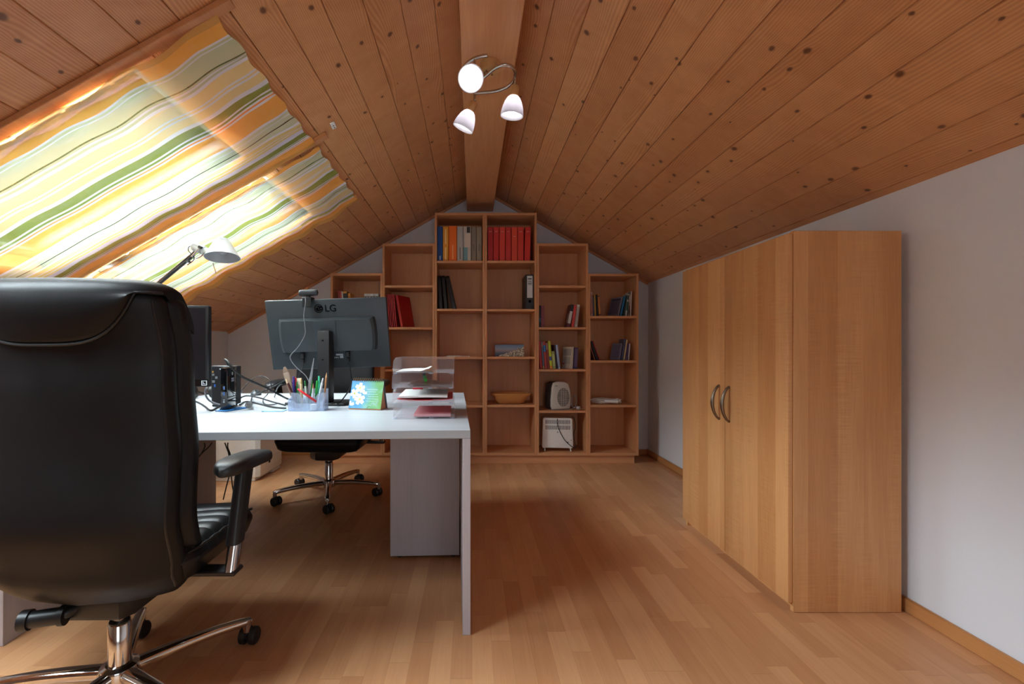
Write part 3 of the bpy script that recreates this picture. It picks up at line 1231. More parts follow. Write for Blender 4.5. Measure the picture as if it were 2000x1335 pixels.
    for sx in (-1, 1):
        sp = MB()
        sp.tube([seat_pt(0.5 + sx * 0.492, 0.04 + 0.92 * j / 30, True) + Vector((sx * 0.001, 0, 0.004)) for j in range(31)], 0.004, 8)
        sp.build('piping', M['piping'], seat)
    sp = MB()
    sp.box(-0.21, 0.21, -0.08, 0.26, 0.362, 0.380, 0.006)
    sp.build('seat_pan', M['black_plastic'], t)

    # armrests
    for sx in (-1, 1):
        a = MB()
        rows = []
        for i in range(15):
            s = i / 14
            e = max(0.05, 1 - abs(2 * s - 1) ** 5) ** 0.5
            y = -0.065 + 0.272 * s
            w = (0.044 + 0.004 * math.sin(PI * s)) * e
            h = 0.0215 * (0.4 + 0.6 * e)
            cz = 0.694 - 0.014 * s - 0.012 * (2 * s - 1) ** 4
            rowp = []
            for k in range(20):
                an = 2 * PI * k / 20
                c, sn = math.cos(an), math.sin(an)
                rowp.append(Vector((sx * 0.358 + w * math.copysign(abs(c) ** 0.5, c), y, cz + h * math.copysign(abs(sn) ** 0.7, sn))))
            rows.append(rowp)
        a.loft(rows)
        arm = a.build('armrest', M['black_plastic'], t, ang=60)
        sl = MB()
        rows = []
        for s in (0.0, 0.15, 0.55, 0.85, 1.0):
            cy, cz = 0.024 + 0.064 * s, 0.455 + 0.225 * s
            wx, wy = 0.020 - 0.002 * s, 0.028 + 0.006 * s
            rows.append([Vector((sx * 0.350 + wx * math.copysign(abs(math.cos(q)) ** 0.6, math.cos(q)), cy + wy * math.copysign(abs(math.sin(q)) ** 0.6, math.sin(q)), cz)) for q in [2 * PI * k / 18 for k in range(18)]])
        sl.loft(rows)
        sl.build('sleeve', M['black_plastic'], arm, ang=50)
        ps = MB()
        rows = []
        for s in (0.0, 1.0):
            cy, cz = 0.006 + 0.058 * s, 0.384 + 0.195 * s
            rows.append([Vector((sx * 0.350 + 0.0155 * math.copysign(abs(math.cos(q)) ** 0.6, math.cos(q)), cy + 0.023 * math.copysign(abs(math.sin(q)) ** 0.6, math.sin(q)), cz)) for q in [2 * PI * k / 18 for k in range(18)]])
        ps.loft(rows)
        po = ps.build('armrest_post', M['chrome'], t, ang=50)
        po['label'] = 'chrome armrest post'
        br = MB()
        br.box(*sorted((sx * 0.19, sx * 0.370)), -0.018, 0.036, 0.372, 0.386, 0.004)
        br.build('bracket', M['black_plastic'], po)

    # tilt mechanism with its lever
    me = MB()
    me.prism([(-0.06, -0.085), (0.09, -0.085), (0.112, -0.05), (0.112, 0.12), (0.06, 0.17), (-0.06, 0.17), (-0.085, 0.12), (-0.085, -0.055)], 0.282, 0.3615, 0.016, seg=2)
    tm = me.build('tilt_mechanism', M['black_plastic'], t)
    lv = MB()
    lv.tube(smooth([(-0.020, -0.05, 0.330), (-0.035, -0.085, 0.318), (-0.050, -0.100, 0.312)], 5), 0.013, 10)
    lv.cyl((-0.045, -0.098, 0.312), (-0.120, -0.118, 0.311), 0.022, 0.021, 18)
    lv.cyl((-0.117, -0.117, 0.311), (-0.137, -0.122, 0.311), 0.026, 0.026, 18)
    lv.cyl((-0.041, -0.097, 0.312), (-0.053, -0.100, 0.312), 0.026, 0.026, 18)
    lv.build('lever', M['black_plastic'], tm)
    gl = MB()
    gl.cyl((0, 0, 0.20), (0, 0, 0.286), 0.0145, n=24)
    g = gl.build('gas_lift', M['nickel'], t)
    cv = MB()
    cv.lathe([(0.0285, 0.098), (0.0285, 0.232), (0.0255, 0.236), (0.020, 0.236)], 32, caps=False)
    cv.build('column_cover', M['chrome'], g)
    cl = MB()
    cl.lathe([(0.0255, 0.230), (0.0255, 0.2405), (0.016, 0.2405), (0.016, 0.230)], 28, caps=False)
    cl.build('collar', M['black_plastic'], g)

    hb = MB()
    hb.lathe([(0.030, 0.062), (0.050, 0.068), (0.056, 0.085), (0.048, 0.112), (0.034, 0.118), (0.029, 0.112)], 32)
    base = hb.build('base', M['chrome'], t)
    for k in range(5):
        an = 2 * PI * k / 5
        Mz = Matrix.Rotation(an, 4, 'Z')
        lg = MB()
        rows = []
        for i in range(15):
            s = i / 14
            r = 0.030 + 0.335 * s
            w = 0.023 - 0.007 * s
            h = 0.019 - 0.006 * s
            cz = 0.093 + 0.010 * math.sin(PI * s * 0.9) - 0.012 * s
            if i == 14:
                w, h = w * 0.6, h * 0.7
            rows.append([Vector((r, w * math.copysign(abs(math.cos(q)) ** 0.8, math.cos(q)), cz + h * math.copysign(abs(math.sin(q)) ** 0.8, math.sin(q)))) for q in [2 * PI * j / 18 for j in range(18)]])
        lg.loft(rows, M=Mz)
        lg.cyl(Mz @ Vector((0.352, 0, 0.052)), Mz @ Vector((0.352, 0, 0.092)), 0.013, 0.0145, 16)
        lg.build('leg', M['chrome'], base, ang=55)
        cs = MB()
        Mc = Mz @ Matrix.Translation((0.352, 0, 0)) @ Matrix.Rotation(0.7 + k * 1.9, 4, 'Z') @ Matrix.Translation((0.014, 0, 0.0295))
        for sy in (-1, 1):
            Mw = Mc @ Matrix.Translation((0, sy * 0.017, 0)) @ Matrix.Rotation(PI / 2, 4, 'X')
            cs.lathe([(0.010, -0.0115), (0.0245, -0.0115), (0.0288, -0.007), (0.0288, 0.007), (0.0245, 0.0115), (0.010, 0.0115)], 26, M=Mw)
        cs.lathe([(0.016, -0.005), (0.016, 0.005)], 16, M=Mc @ Matrix.Rotation(PI / 2, 4, 'X'))
        cs.box(-0.026, 0.012, -0.0055, 0.0055, 0.0, 0.031, 0.003, M=Mc)
        cs.lathe([(0.009, 0.0), (0.009, 0.030)], 12, M=Mz @ Matrix.Translation((0.352, 0, 0.028)))
        cs.build('caster', M['black_plastic'], base)
    return t


ch1 = make_chair()
ch1['label'] = 'black leather executive chair close to the viewer, its tall back turned to us'
ch1['group'] = 'office chairs at the desks'
ch1.location = (-1.054, 1.325, 0)
ch1.rotation_euler = (0, 0, R(0.5))
for c in kids(ch1):
    if c.name.split('.')[0] in ('base', 'gas_lift'):
        c.location = (0.028, 0, 0)
    if c.name.split('.')[0] == 'base':
        c.rotation_euler = (0, 0, R(45))
ch2 = copy_tree(ch1)
ch2['label'] = 'black office chair tucked in behind the far desk, facing the viewer'
ch2.location = (-0.975, 3.185, 0)
ch2.rotation_euler = (0, 0, R(178))
for c in kids(ch2):
    nm = c.name.split('.')[0]
    if nm == 'base':
        c.rotation_euler = (0, 0, R(108))
    if nm == 'armrest':
        c.location = (0, 0, 0.105)

# ================================================================== printer on the floor
t = thing('printer', 'white box printer on the floor beyond the desks', 'printer', (-2.045, 3.515, 0))
m = MB()
m.prism([(0, 0.02), (0.02, 0), (0.37, 0), (0.398, 0.028), (0.398, 0.42), (0, 0.42)], 0.03, 0.44, 0.012, seg=3)
m.build('body', M['white_paint'], t, ang=30)
for bx in ((0.012, 0.362, 0.012, 0.40), (0.3625, 0.392, 0.26, 0.41)):
    m = MB()
    m.box(*bx, 0.002, 0.030, 0.004)
    m.build('foot', M['white_paint'], t)
m = MB()
m.box(0.388, 0.4025, 0.10, 0.40, 0.085, 0.150, 0.004)
pt = m.build('paper_tray', M['white_paint'], t)
m = MB()
m.box(0.4015, 0.4045, 0.16, 0.19, 0.105, 0.125, 0.001)
m.build('tray_latch', M['black_plastic'], pt)
m = MB()
for k in range(6):
    m.box(0.014, 0.066, -0.002, 0.001, 0.10 + k * 0.011, 0.105 + k * 0.011)
m.build('vent_slots', col('vent_grey', 168, 168, 170), t)

# ================================================================== three-spot ceiling lamp
t = thing('ceiling_lamp', 'three-spot ceiling lamp with curved metal arm and glass shades on the ridge beam', 'lamp', (0.081, 2.115, 2.357))
m = MB()
m.lathe([(0.041, -0.042), (0.043, -0.036), (0.043, -0.0008)], 36)
bs = m.build('mount', M['knob_wood'], t)
for sx, sy in ((0.012, 0.018), (-0.014, -0.010)):
    m = MB()
    m.lathe([(0.005, -0.048), (0.005, -0.042)], 12, M=Matrix.Translation((sx, sy, 0)))
    m.build('screw_cap', M['nickel'], bs)
TZ = -0.064


def lampxy(px, py, z=TZ):
    d = (2.357 + z - CZ) * FPX / (VY - py)
    return Vector(((px - VX) * d / FPX - 0.081, d - 2.115, z))


arm_px = [(952, 108), (938, 110.5), (925, 115), (912, 124), (904, 136), (906, 150), (917, 160), (932, 159), (946, 150), (957, 141), (970, 131), (985, 126.5), (999, 130), (1006.5, 141), (1004, 156), (994, 167), (979, 174.5), (960, 179), (940, 181), (927, 182)]
m = MB()
m.tube(smooth([lampxy(*p) for p in arm_px], 6), 0.0078, 12)
m.build('curved_arm', M['nickel'], t)
for q in ((946, 150), (970, 131)):
    m = MB()
    p = lampxy(*q)
    m.cyl((p.x, p.y, TZ), (p.x, p.y, -0.042), 0.005, n=10)
    m.build('arm_post', M['nickel'], bs)


def spot(root, joint, aim, drop):
    """Swivel, wooden socket cup, glass bell and bulb along the aim direction, starting below the joint."""
    j = Vector(joint)
    a = Vector(aim).normalized()
    p0 = j + Vector((0, 0, -drop))
    Mx = Matrix.Translation(p0) @ Vector((0, 0, 1)).rotation_difference(a).to_matrix().to_4x4()
    s = MB()
    s.cyl(j, p0, 0.0055, n=12)
    s.lathe([(0.0075, -0.006), (0.0075, 0.006)], 12, M=Mx)
    s.build('swivel', M['nickel'], root)
    k = MB()
    k.lathe([(0.011, 0.004), (0.0185, 0.008), (0.0215, 0.022), (0.0215, 0.050), (0.019, 0.056)], 28, M=Mx)
    k.build('socket_cup', M['knob_wood'], root)
    g = MB()
    out = [(0.021, 0.054), (0.030, 0.062), (0.040, 0.080), (0.048, 0.104), (0.0525, 0.128), (0.0535, 0.142)]
    inn = [(r - 0.003, z + 0.0005) for r, z in out[::-1]]
    g.lathe(out + [(0.052, 0.1435)] + inn, 40, M=Mx, caps=False)
    sh = g.build('glass_shade', M['shade_glass'], root, ang=60)
    sh['label'] = 'milky alabaster glass bell'
    b = MB()
    b.lathe([(0.012, 0.056), (0.014, 0.074), (0.0215, 0.092), (0.0245, 0.104), (0.0225, 0.117), (0.013, 0.1265), (0.0, 0.129)], 24, M=Mx)
    b.build('bulb', M['bulb'], root)


spot(t, lampxy(927, 114), (-0.12, -0.78, -0.62), 0.066)
spot(t, lampxy(1006, 150), (-0.10, 0.10, -1.0), 0.034)
spot(t, lampxy(927, 183), (-0.42, 0.16, -0.9), 0.034)


# ================================================================== things in the bookcases
def shelf_top(px_y):
    return shelf_z(px_y) + 0.0008


PAGES = plain('book_pages', rgb(226, 218, 200), 0.85)
_bcol = {}


def bcol(c):
    if c not in _bcol:
        _bcol[c] = plain('cover_%d_%d_%d' % c, rgb(*c), 0.48, grain=0.05)
    return _bcol[c]


def book(w, h, d, c, name='book', label='', cat='book', group=None, band=None, rnd=False, plate=None):
    """Bound spine at y=0 facing the room: cover (> spine bands) and page block. Origin at its front lower left edge."""
    t = thing(name, label, cat, group=group)
    ct = min(0.0022, w * 0.16)
    m = MB()
    m.box(0, ct, 0, d, 0, h, 0.0006)
    m.box(w - ct, w, 0, d, 0, h, 0.0006)
    m.box(ct, w - ct, 0, ct * 1.3, 0, h)
    mats = [bcol(c)]
    if band:
        for (z0, z1, cc) in band:
            mats.append(bcol(cc))
            m.box(w * 0.04, w * 0.96, -0.0006, 0.0004, h * z0, h * z1, mi=len(mats) - 1)
    if plate:
        for (y0, y1, z0, z1, cc, side) in plate:
            mats.append(bcol(cc))
            x = -0.0005 if side < 0 else w - 0.0001
            m.box(x, x + 0.0006, d * y0, d * y1, h * z0, h * z1, mi=len(mats) - 1)
    m.build('cover', mats, t)
    p = MB()
    p.box(ct, w - ct, ct * 1.3, d - 0.004, 0.003, h - 0.003)
    p.build('pages', PAGES, t)
    return t


def binder(w, h, d, c, label, group, marks=(), edge=None):
    t = thing('ring_binder', label, 'binder', group=group)
    m = MB()
    m.box(0, 0.003, 0, d, 0, h, 0.0008)
    m.box(w - 0.003, w, 0, d, 0, h, 0.0008)
    m.box(0.003, w - 0.003, 0, 0.003, 0, h)
    m.build('cover', bcol(c), t)
    p = MB()
    p.box(0.0035, w - 0.0035, 0.004, d - 0.012, 0.006, h - 0.012)
    p.build('paper_block', PAGES, t)
    for (x0, x1, z0, z1, cc, nm) in marks:
        k = MB()
        k.box(w * x0, w * x1, -0.0007, 0.0, h * z0, h * z1)
        k.build(nm, bcol(cc), t)
    return t


def stand(t, x, y, z, lean=0.0, yaw=0.0, w=0.02):
    """Put a book on the shelf, lean in degrees (positive = top to the right)."""
    a = R(lean)
    t.rotation_euler = Euler((0, a, R(yaw)), 'XYZ')
    dz = w * math.sin(a) if a > 0 else 0.0
    t.location = (x, y, z + dz)


S = 4.092 / FPX          # metres per photo pixel at the spines
YS = 4.092


def X(px):
    return (px - VX) * S


def hgt(y0, y1):
    return (y1 - y0) * S


# top shelf, left tall case
z = shelf_top(508.5)
G = 'coloured binders on the top shelf'
row = [(854.4, 864.8, 440, (20, 78, 150), 'blue binder at the left end of the top shelf row', [(0.35, 0.65, 0.04, 0.16, (150, 180, 214), 'lettering')]),
       (865.2, 876.0, 440, (238, 158, 38), 'amber yellow binder between the blue and the bright orange one', [(0.38, 0.62, 0.50, 0.92, (250, 214, 150), 'lettering'), (0.38, 0.62, 0.05, 0.40, (250, 214, 150), 'lettering')]),
       (876.6, 892.2, 439, (244, 112, 14), 'wide bright orange binder on the top shelf', [(0.42, 0.58, 0.06, 0.46, (252, 176, 120), 'lettering')]),
       (892.8, 904.6, 440, (186, 184, 182), 'light grey binder right of the bright orange one', [(0.42, 0.58, 0.06, 0.40, (120, 118, 118), 'lettering')]),
       (905.2, 920.0, 440, (202, 196, 186), 'binder with a photo spine of pale cloth and teal', [(0.0, 0.55, 0.0, 0.40, (120, 168, 178), 'spine_photo'), (0.2, 0.95, 0.40, 0.80, (226, 212, 196), 'spine_photo'), (0.45, 0.9, 0.82, 0.99, (52, 50, 54), 'spine_photo')]),
       (920.8, 930.4, 441, (138, 126, 112), 'taupe binder next to the photo spine', [(0.42, 0.58, 0.3, 0.5, (104, 94, 84), 'lettering')]),
       (930.8, 941.0, 441, (146, 134, 118), 'taupe binder at the right end of its row', [(0.42, 0.58, 0.3, 0.5, (104, 94, 84), 'lettering')])]
for xl, xr, yt, c, lb, mk in row:
    w = (xr - xl) * S - 0.0012
    b = binder(w, hgt(yt, 508), 0.27, c, lb, G, mk)
    stand(b, X(xl), YS, z)

G = 'red binders on the top shelf'
reds = [(953.0, 963.0, (196, 38, 34), 'dark red binder touching the case side, first of the red row'),
        (963.8, 974.6, (204, 42, 36), 'red binder second from the left in the red row'),
        (975.6, 986.8, (222, 62, 44), 'red binder third from the left in the red row'),
        (987.6, 998.4, (208, 48, 40), 'red binder exactly in the middle of the red row'),
        (999.2, 1010.6, (226, 74, 48), 'orange red binder with its mark set lower than the others'),
        (1011.4, 1022.8, (216, 56, 42), 'red binder just left of the tilted one'),
        (1024.2, 1035.4, (212, 46, 36), 'red binder tilting slightly at the right end of the red row')]
for i, (xl, xr, c, lb) in enumerate(reds):
    w = (xr - xl) * S - 0.0012
    zz = 0.72 if i == 4 else 0.86
    b = binder(w, hgt(441, 508), 0.27, c, lb, G, [(0.25, 0.75, zz, zz + 0.012, (236, 196, 180), 'label_mark')])
    stand(b, X(xl), YS, z, 1.4 if i == 6 else 0, w=w)

# second shelf: black folders, lever arch file
z = shelf_top(602.5)
G = 'black folders on the second shelf'
x = BX[2] + 0.0215 + 0.305 * math.sin(R(3.0))
for i, (w, lean, lb) in enumerate(((0.030, -3.0, 'black folder leaning against the case side, first of three'), (0.030, -5.5, 'black folder in the middle of the three leaning ones'), (0.036, -12.5, 'black folder leaning furthest over, rounded top'))):
    h = 0.305
    t = thing('folder', lb, 'folder', group=G)
    m = MB()
    pts = [(0, 0), (0.25, 0), (0.25, h), (0.03, h), (0.008, h - 0.012), (0, h - 0.03)]
    m.prism(pts, 0, w, 0.003, M=Matrix(((0, 0, 1, 0), (1, 0, 0, 0), (0, 1, 0, 0), (0, 0, 0, 1))))
    m.build('cover', col('folder_black', 24, 24, 27, 0.4), t)
    p = MB()
    p.box(0.004, w - 0.004, 0.2505, 0.254, 0.01, h - 0.01)
    p.build('paper_block', PAGES, t)
    prev = (0, 3.0, 5.5)[i]
    if i:
        x += h * (math.tan(R(-lean)) - math.tan(R(prev))) + 0.002
    stand(t, x, YS, z, lean)
    x += w / math.cos(R(lean)) + 0.001
z = shelf_top(603)
w = 0.072
t = binder(w, hgt(534.5, 602.5), 0.275, (34, 35, 40), 'black lever arch file with white spine label, alone on its shelf', None, [(0.20, 0.88, 0.33, 0.96, (214, 216, 220), 'spine_label')])
t.location = (BX[4] - 0.0235 - w, YS + 0.004, z)
m = MB()
m.lathe([(0.0, -0.0008), (0.0125, -0.0008), (0.0125, 0.0), (0.0085, 0.0)], 24, M=Matrix.Translation((w * 0.54, 0, 0.072)) @ Matrix.Rotation(PI / 2, 4, 'X'))
m.build('finger_ring', M['nickel'], t)
for zz, hh in ((0.278, 0.012), (0.262, 0.004), (0.252, 0.004), (0.238, 0.008), (0.228, 0.004)):
    m = MB()
    m.box(w * 0.30, w * 0.78, -0.0012, -0.0008, zz - 0.01, zz - 0.01 + hh)
    m.build('label_print', bcol((92, 94, 100)), t)
m = MB()
m.lathe([(0.006, -0.0014), (0.006, -0.0008)], 12, M=Matrix.Translation((w * 0.52, 0, 0.20)) @ Matrix.Rotation(PI / 2, 4, 'X'))
m.build('label_print', bcol((168, 142, 70)), t)

# red folders in the second case
z = shelf_top(638.5)
G = 'thin red folders in the second bookcase'
x = max(X(756), BX[1] + 0.0215 + 0.296 * math.sin(R(2.0)))
h = 0.296
reds = [(0.010, -2.0, (150, 14, 30), 'thin dark red folder nearest the case side'), (0.009, -2.6, (176, 18, 34), 'thin red folder second from the case side'), (0.011, -3.2, (160, 16, 30), 'thin red folder third from the case side'),
        (0.009, -3.8, (184, 20, 36), 'thin red folder fourth from the case side'), (0.012, -4.4, (168, 18, 32), 'thin red folder fifth from the case side'), (0.010, -5.0, (190, 24, 40), 'thin red folder last before the turned one')]
prev = 2.0
for w, lean, c, lb in reds:
    x += h * (math.tan(R(-lean)) - math.tan(R(prev))) + 0.0012
    prev = -lean
    b = book(w, h, 0.225, c, 'folder', lb, 'folder', G)
    stand(b, x, YS, z, lean)
    x += w / math.cos(R(lean)) + 0.0010
b = book(0.024, 0.292, 0.215, (172, 12, 22), 'folder', 'thick glossy red folder turned so its wide cover faces out', 'folder', G)
b.rotation_euler = Euler((0, R(-10.5), R(-22)), 'XYZ')
b.location = (x + 0.031, YS + 0.004, z)

# lowest case at the far left: small books peeping over the monitor
z = shelf_top(616)


def row_left(px0, z, items, yfront=YS, group=None, case=None):
    """Books leaning towards the left side; px0 = where the first one stands."""
    x = X(px0)
    prev = None
    for it in items:
        w, h, d, lean, c, lb = it[:6]
        kw = it[6] if len(it) > 6 else {}
        yaw = kw.pop('yaw', 0.0)
        dy = kw.pop('dy', 0.0)
        if prev is None and case is not None:
            x = max(x, BX[case] + 0.0210 + h * math.sin(R(lean)))
        if prev is not None:
            x += max(0.0, h * (math.tan(R(lean)) - math.tan(R(prev)))) + 0.0012
        prev = lean
        b = book(w, h, d, c, 'book', lb, 'book', group, **kw)
        stand(b, x, yfront + dy, z, -lean, yaw, w)
        x += w / math.cos(R(lean)) + 0.0008


def row_right(px1, z, items, yfront=YS, group=None):
    """Books leaning towards the right side, listed from the right end to the left."""
    x = X(px1)
    prev = None
    for it in items:
        w, h, d, lean, c, lb = it[:6]
        kw = it[6] if len(it) > 6 else {}
        yaw = kw.pop('yaw', 0.0)
        dy = kw.pop('dy', 0.0)
        gap = kw.pop('gap', 0.0012)
        if prev is not None:
            x -= max(0.0, h * (math.tan(R(lean)) - math.tan(R(prev)))) + gap
        prev = lean
        x -= w / math.cos(R(lean))
        b = book(w, h, d, c, 'book', lb, 'book', group, **kw)
        stand(b, x, yfront + dy, z, lean, yaw, w)


row_left(662, z, [
    (0.018, 0.225, 0.15, 3.0, (150, 40, 44), 'maroon book peeping over the monitor, leftmost'),
    (0.012, 0.222, 0.15, 3.5, (196, 84, 78), 'pale red book peeping over the monitor'),
    (0.010, 0.220, 0.15, 4.0, (230, 226, 222), 'thin white book peeping over the monitor'),
    (0.038, 0.218, 0.15, 4.5, (60, 60, 64), 'dark book with an amber band peeping over the monitor', dict(band=[(0.93, 0.995, (236, 168, 40))])),
    (0.024, 0.205, 0.15, 9.0, (212, 138, 40), 'orange book leaning behind the dark amber banded one')], group='books in the far left bookcase')
x = X(711)
for i, sh_ in enumerate((214, 206, 220, 210, 216)):
    b = book(0.0245, 0.200, 0.14, (sh_, sh_, sh_ + 2), 'book', ['white book at the left end of the five white ones', 'white book second of the five white ones', 'white book in the middle of the five white ones', 'white book fourth of the five white ones', 'white book at the right end of the five white ones'][i], 'book', 'white books in the far left bookcase', band=[(0.72, 0.90, (90, 92, 98))])
    stand(b, x, YS + 0.01, z)
    x += 0.0258

# fifth case, second compartment
G = 'books in the fifth bookcase'
z = shelf_top(638.5)
row_left(1053.2, z, [
    (0.014, 0.196, 0.14, 0.0, (18, 20, 26), 'black and teal book half hidden by the case side', dict(band=[(0.25, 0.42, (20, 110, 132))])),
    (0.029, 0.192, 0.14, 0.0, (142, 66, 84), 'dusty pink book with plain spine')], group=G, case=4)
row_right(1127.5, z, [
    (0.0250, 0.204, 0.14, 7.0, (202, 200, 196), 'white book leaning right beside the coral red one', dict(band=[(0.12, 0.9, (172, 168, 164))])),
    (0.0250, 0.200, 0.14, 8.0, (206, 66, 60), 'coral red book leaning between a white and a black one'),
    (0.0260, 0.206, 0.14, 10.5, (104, 30, 52), 'black, white and maroon book leaning at the left', dict(band=[(0.70, 0.99, (20, 20, 24)), (0.16, 0.70, (206, 204, 204))], plate=[(0.0, 0.5, 0.18, 0.60, (168, 168, 170), -1)]))], group=G)
# third compartment
z = shelf_top(720.5)
row_left(1053.4, z, [
    (0.0200, 0.252, 0.15, 3.5, (186, 34, 40), 'tall red book at the left end, leaning on the case side'),
    (0.0150, 0.244, 0.15, 3.9, (96, 112, 140), 'slate blue book with grey top beside the red one', dict(band=[(0.80, 0.97, (150, 146, 140)), (0.02, 0.10, (196, 160, 90))])),
    (0.0200, 0.246, 0.15, 4.2, (190, 66, 56), 'red book with a bright blue band near its top', dict(band=[(0.62, 0.86, (34, 120, 190))])),
    (0.0200, 0.236, 0.15, 4.4, (140, 46, 40), 'brownish red book with a pale head', dict(band=[(0.72, 0.98, (166, 120, 110))])),
    (0.0230, 0.250, 0.15, 4.6, (196, 204, 36), 'lime yellow book, the brightest on its shelf', dict(band=[(0.30, 0.44, (70, 76, 150)), (0.0, 0.10, (226, 140, 40))])),
    (0.0260, 0.158, 0.15, 4.8, (150, 160, 84), 'short olive green book', dict(band=[(0.15, 0.85, (176, 184, 120))])),
    (0.0120, 0.216, 0.13, 5.0, (70, 16, 30), 'narrow dark maroon book behind the short olive one', dict(dy=0.02)),
    (0.0190, 0.216, 0.15, 6.5, (150, 168, 206), 'pale blue book at the right end of its leaning row')], group=G, case=4)
row_right(1127.0, z, [
    (0.0330, 0.190, 0.14, 3.4, (58, 32, 84), 'dark purple book leaning at the right end of the shelf', dict(band=[(0.10, 0.95, (92, 70, 110))])),
    (0.0190, 0.196, 0.135, 3.6, (206, 198, 188), 'pale book with its printed back cover turned to us', dict(yaw=24, dy=-0.012, gap=0.004, plate=[(0.08, 0.92, 0.60, 0.92, (164, 158, 154), -1), (0.08, 0.92, 0.22, 0.54, (176, 170, 164), -1), (0.78, 0.98, 0.18, 0.26, (176, 70, 70), -1)]))], group=G)

# sixth case, first compartment
G = 'books in the far right bookcase'
z = shelf_top(616.5)
row_left(1154.2, z, [
    (0.0180, 0.216, 0.14, 1.0, (196, 170, 160), 'cream and red paperback against the left side', dict(band=[(0.1, 0.9, (178, 120, 110))])),
    (0.0100, 0.172, 0.14, 1.6, (96, 104, 122), 'thin blue grey paperback behind the mustard one'),
    (0.0110, 0.190, 0.14, 2.2, (206, 158, 60), 'thin mustard paperback left of the black one'),
    (0.0150, 0.192, 0.14, 2.8, (22, 20, 22), 'black paperback left of the orange striped one'),
    (0.0170, 0.198, 0.14, 4.0, (196, 126, 58), 'orange book with black stripes', dict(band=[(0.04, 0.09, (24, 22, 24)), (0.88, 0.92, (24, 22, 24))]))], group=G, case=5)
row_right(1232.6, z, [
    (0.0080, 0.222, 0.16, 2.0, (224, 222, 224), 'thin white book at the right end, tallest there', dict(plate=[(0.0, 0.5, 0.84, 0.99, (64, 140, 190), -1)])),
    (0.0120, 0.206, 0.155, 4.0, (150, 132, 120), 'photo covered book left of the thin white one', dict(band=[(0.1, 0.45, (96, 66, 50)), (0.6, 0.9, (190, 180, 172))])),
    (0.0140, 0.198, 0.155, 6.5, (196, 202, 196), 'green and white magazine', dict(band=[(0.25, 0.65, (30, 92, 72)), (0.75, 0.95, (70, 84, 84))])),
    (0.0130, 0.188, 0.15, 9.5, (24, 44, 48), 'dark teal book leaning among the magazines'),
    (0.0100, 0.184, 0.15, 12.5, (36, 132, 190), 'bright blue book, leaning'),
    (0.0120, 0.178, 0.145, 15.0, (128, 124, 140), 'grey violet hardback turned with its cover to us', dict(yaw=22, dy=-0.014, gap=0.006, plate=[(0.06, 0.9, 0.10, 0.78, (92, 82, 104), -1), (0.06, 0.9, 0.80, 0.93, (64, 62, 84), -1)]))], group=G)
z = shelf_top(703.5)
row_left(1153.6, z, [
    (0.0110, 0.150, 0.13, 17.0, (120, 62, 44), 'brown red book deep in the left corner'),
    (0.0170, 0.176, 0.14, 19.0, (24, 18, 22), 'black book leaning steeply left'),
    (0.0090, 0.182, 0.14, 20.5, (150, 24, 30), 'dark red book leaning steeply on the black one')], group=G, case=5)
row_right(1228.6, z, [
    (0.0100, 0.150, 0.14, 5.0, (206, 204, 210), 'thin pale book with dark edge at the right'),
    (0.0150, 0.150, 0.14, 7.0, (84, 60, 112), 'violet book between the pale one and the cream one'),
    (0.0140, 0.186, 0.14, 8.5, (206, 186, 140), 'cream coloured book leaning in the violet group'),
    (0.0180, 0.190, 0.14, 9.5, (74, 78, 116), 'slate violet book with a black band', dict(plate=[(0.0, 0.9, 0.70, 0.84, (20, 20, 28), -1)])),
    (0.0110, 0.154, 0.13, 11.0, (120, 116, 138), 'silver violet book turned with its cover to us', dict(yaw=20, dy=-0.01, gap=0.005, plate=[(0.1, 0.9, 0.1, 0.9, (104, 98, 126), -1)]))], group=G)

# papers on the third shelf of the left tall case
t = thing('paper_sheets', 'few white sheets lying on an otherwise empty shelf', 'paper', (0, 0, 0))
m = MB()
z = shelf_top(696.5)
m.box(X(871), X(917), YS + 0.0, YS + 0.17, z, z + 0.005, 0.001)
m.build('sheets', M['paper'], t)
m = MB()
m.box(X(873), X(900), YS + 0.02, YS + 0.16, z + 0.0054, z + 0.0085, 0.001)
m.build('top_sheets', M['paper'], t)


# ---- tent calendar with the coast photo
def coast():
    b = NB('coast_photo_print')
    o, x, y, z = b.obj()
    sea = b.ramp(b.math('DIVIDE', z, 0.105), [(0.0, rgb(60, 64, 84)), (0.30, rgb(96, 112, 140)), (0.52, rgb(168, 150, 160)), (0.62, rgb(150, 164, 190)), (1.0, rgb(110, 140, 184))])
    n1 = b.noise(b.xyz(x, 0.0, z), 34.0, 4.0)
    vo = b.n('TexVoronoi')
    b.put(vo.inputs['Vector'], b.xyz(x, 0.0, b.math('MULTIPLY', z, 1.3)))
    vo.inputs['Scale'].default_value = 210.0
    sp = b.n('SeparateColor')
    b.put(sp.inputs[0], vo.outputs['Color'])
    town = b.ramp(b.math('ADD', b.math('MULTIPLY', sp.outputs[0], 0.75), b.math('MULTIPLY', b.math('SUBTRACT', n1, 0.4), 0.9)), [(0.18, rgb(44, 50, 40)), (0.34, rgb(112, 104, 84)), (0.50, rgb(222, 214, 198)), (0.72, rgb(244, 238, 226)), (0.9, rgb(176, 142, 112))])
    line = b.math('MULTIPLY_ADD', x, 0.40, b.math('MULTIPLY_ADD', n1, 0.06, -0.046))
    c = b.mix(b.math('LESS_THAN', z, line), sea, town)
    return b.done(b.bsdf(c, 0.35))


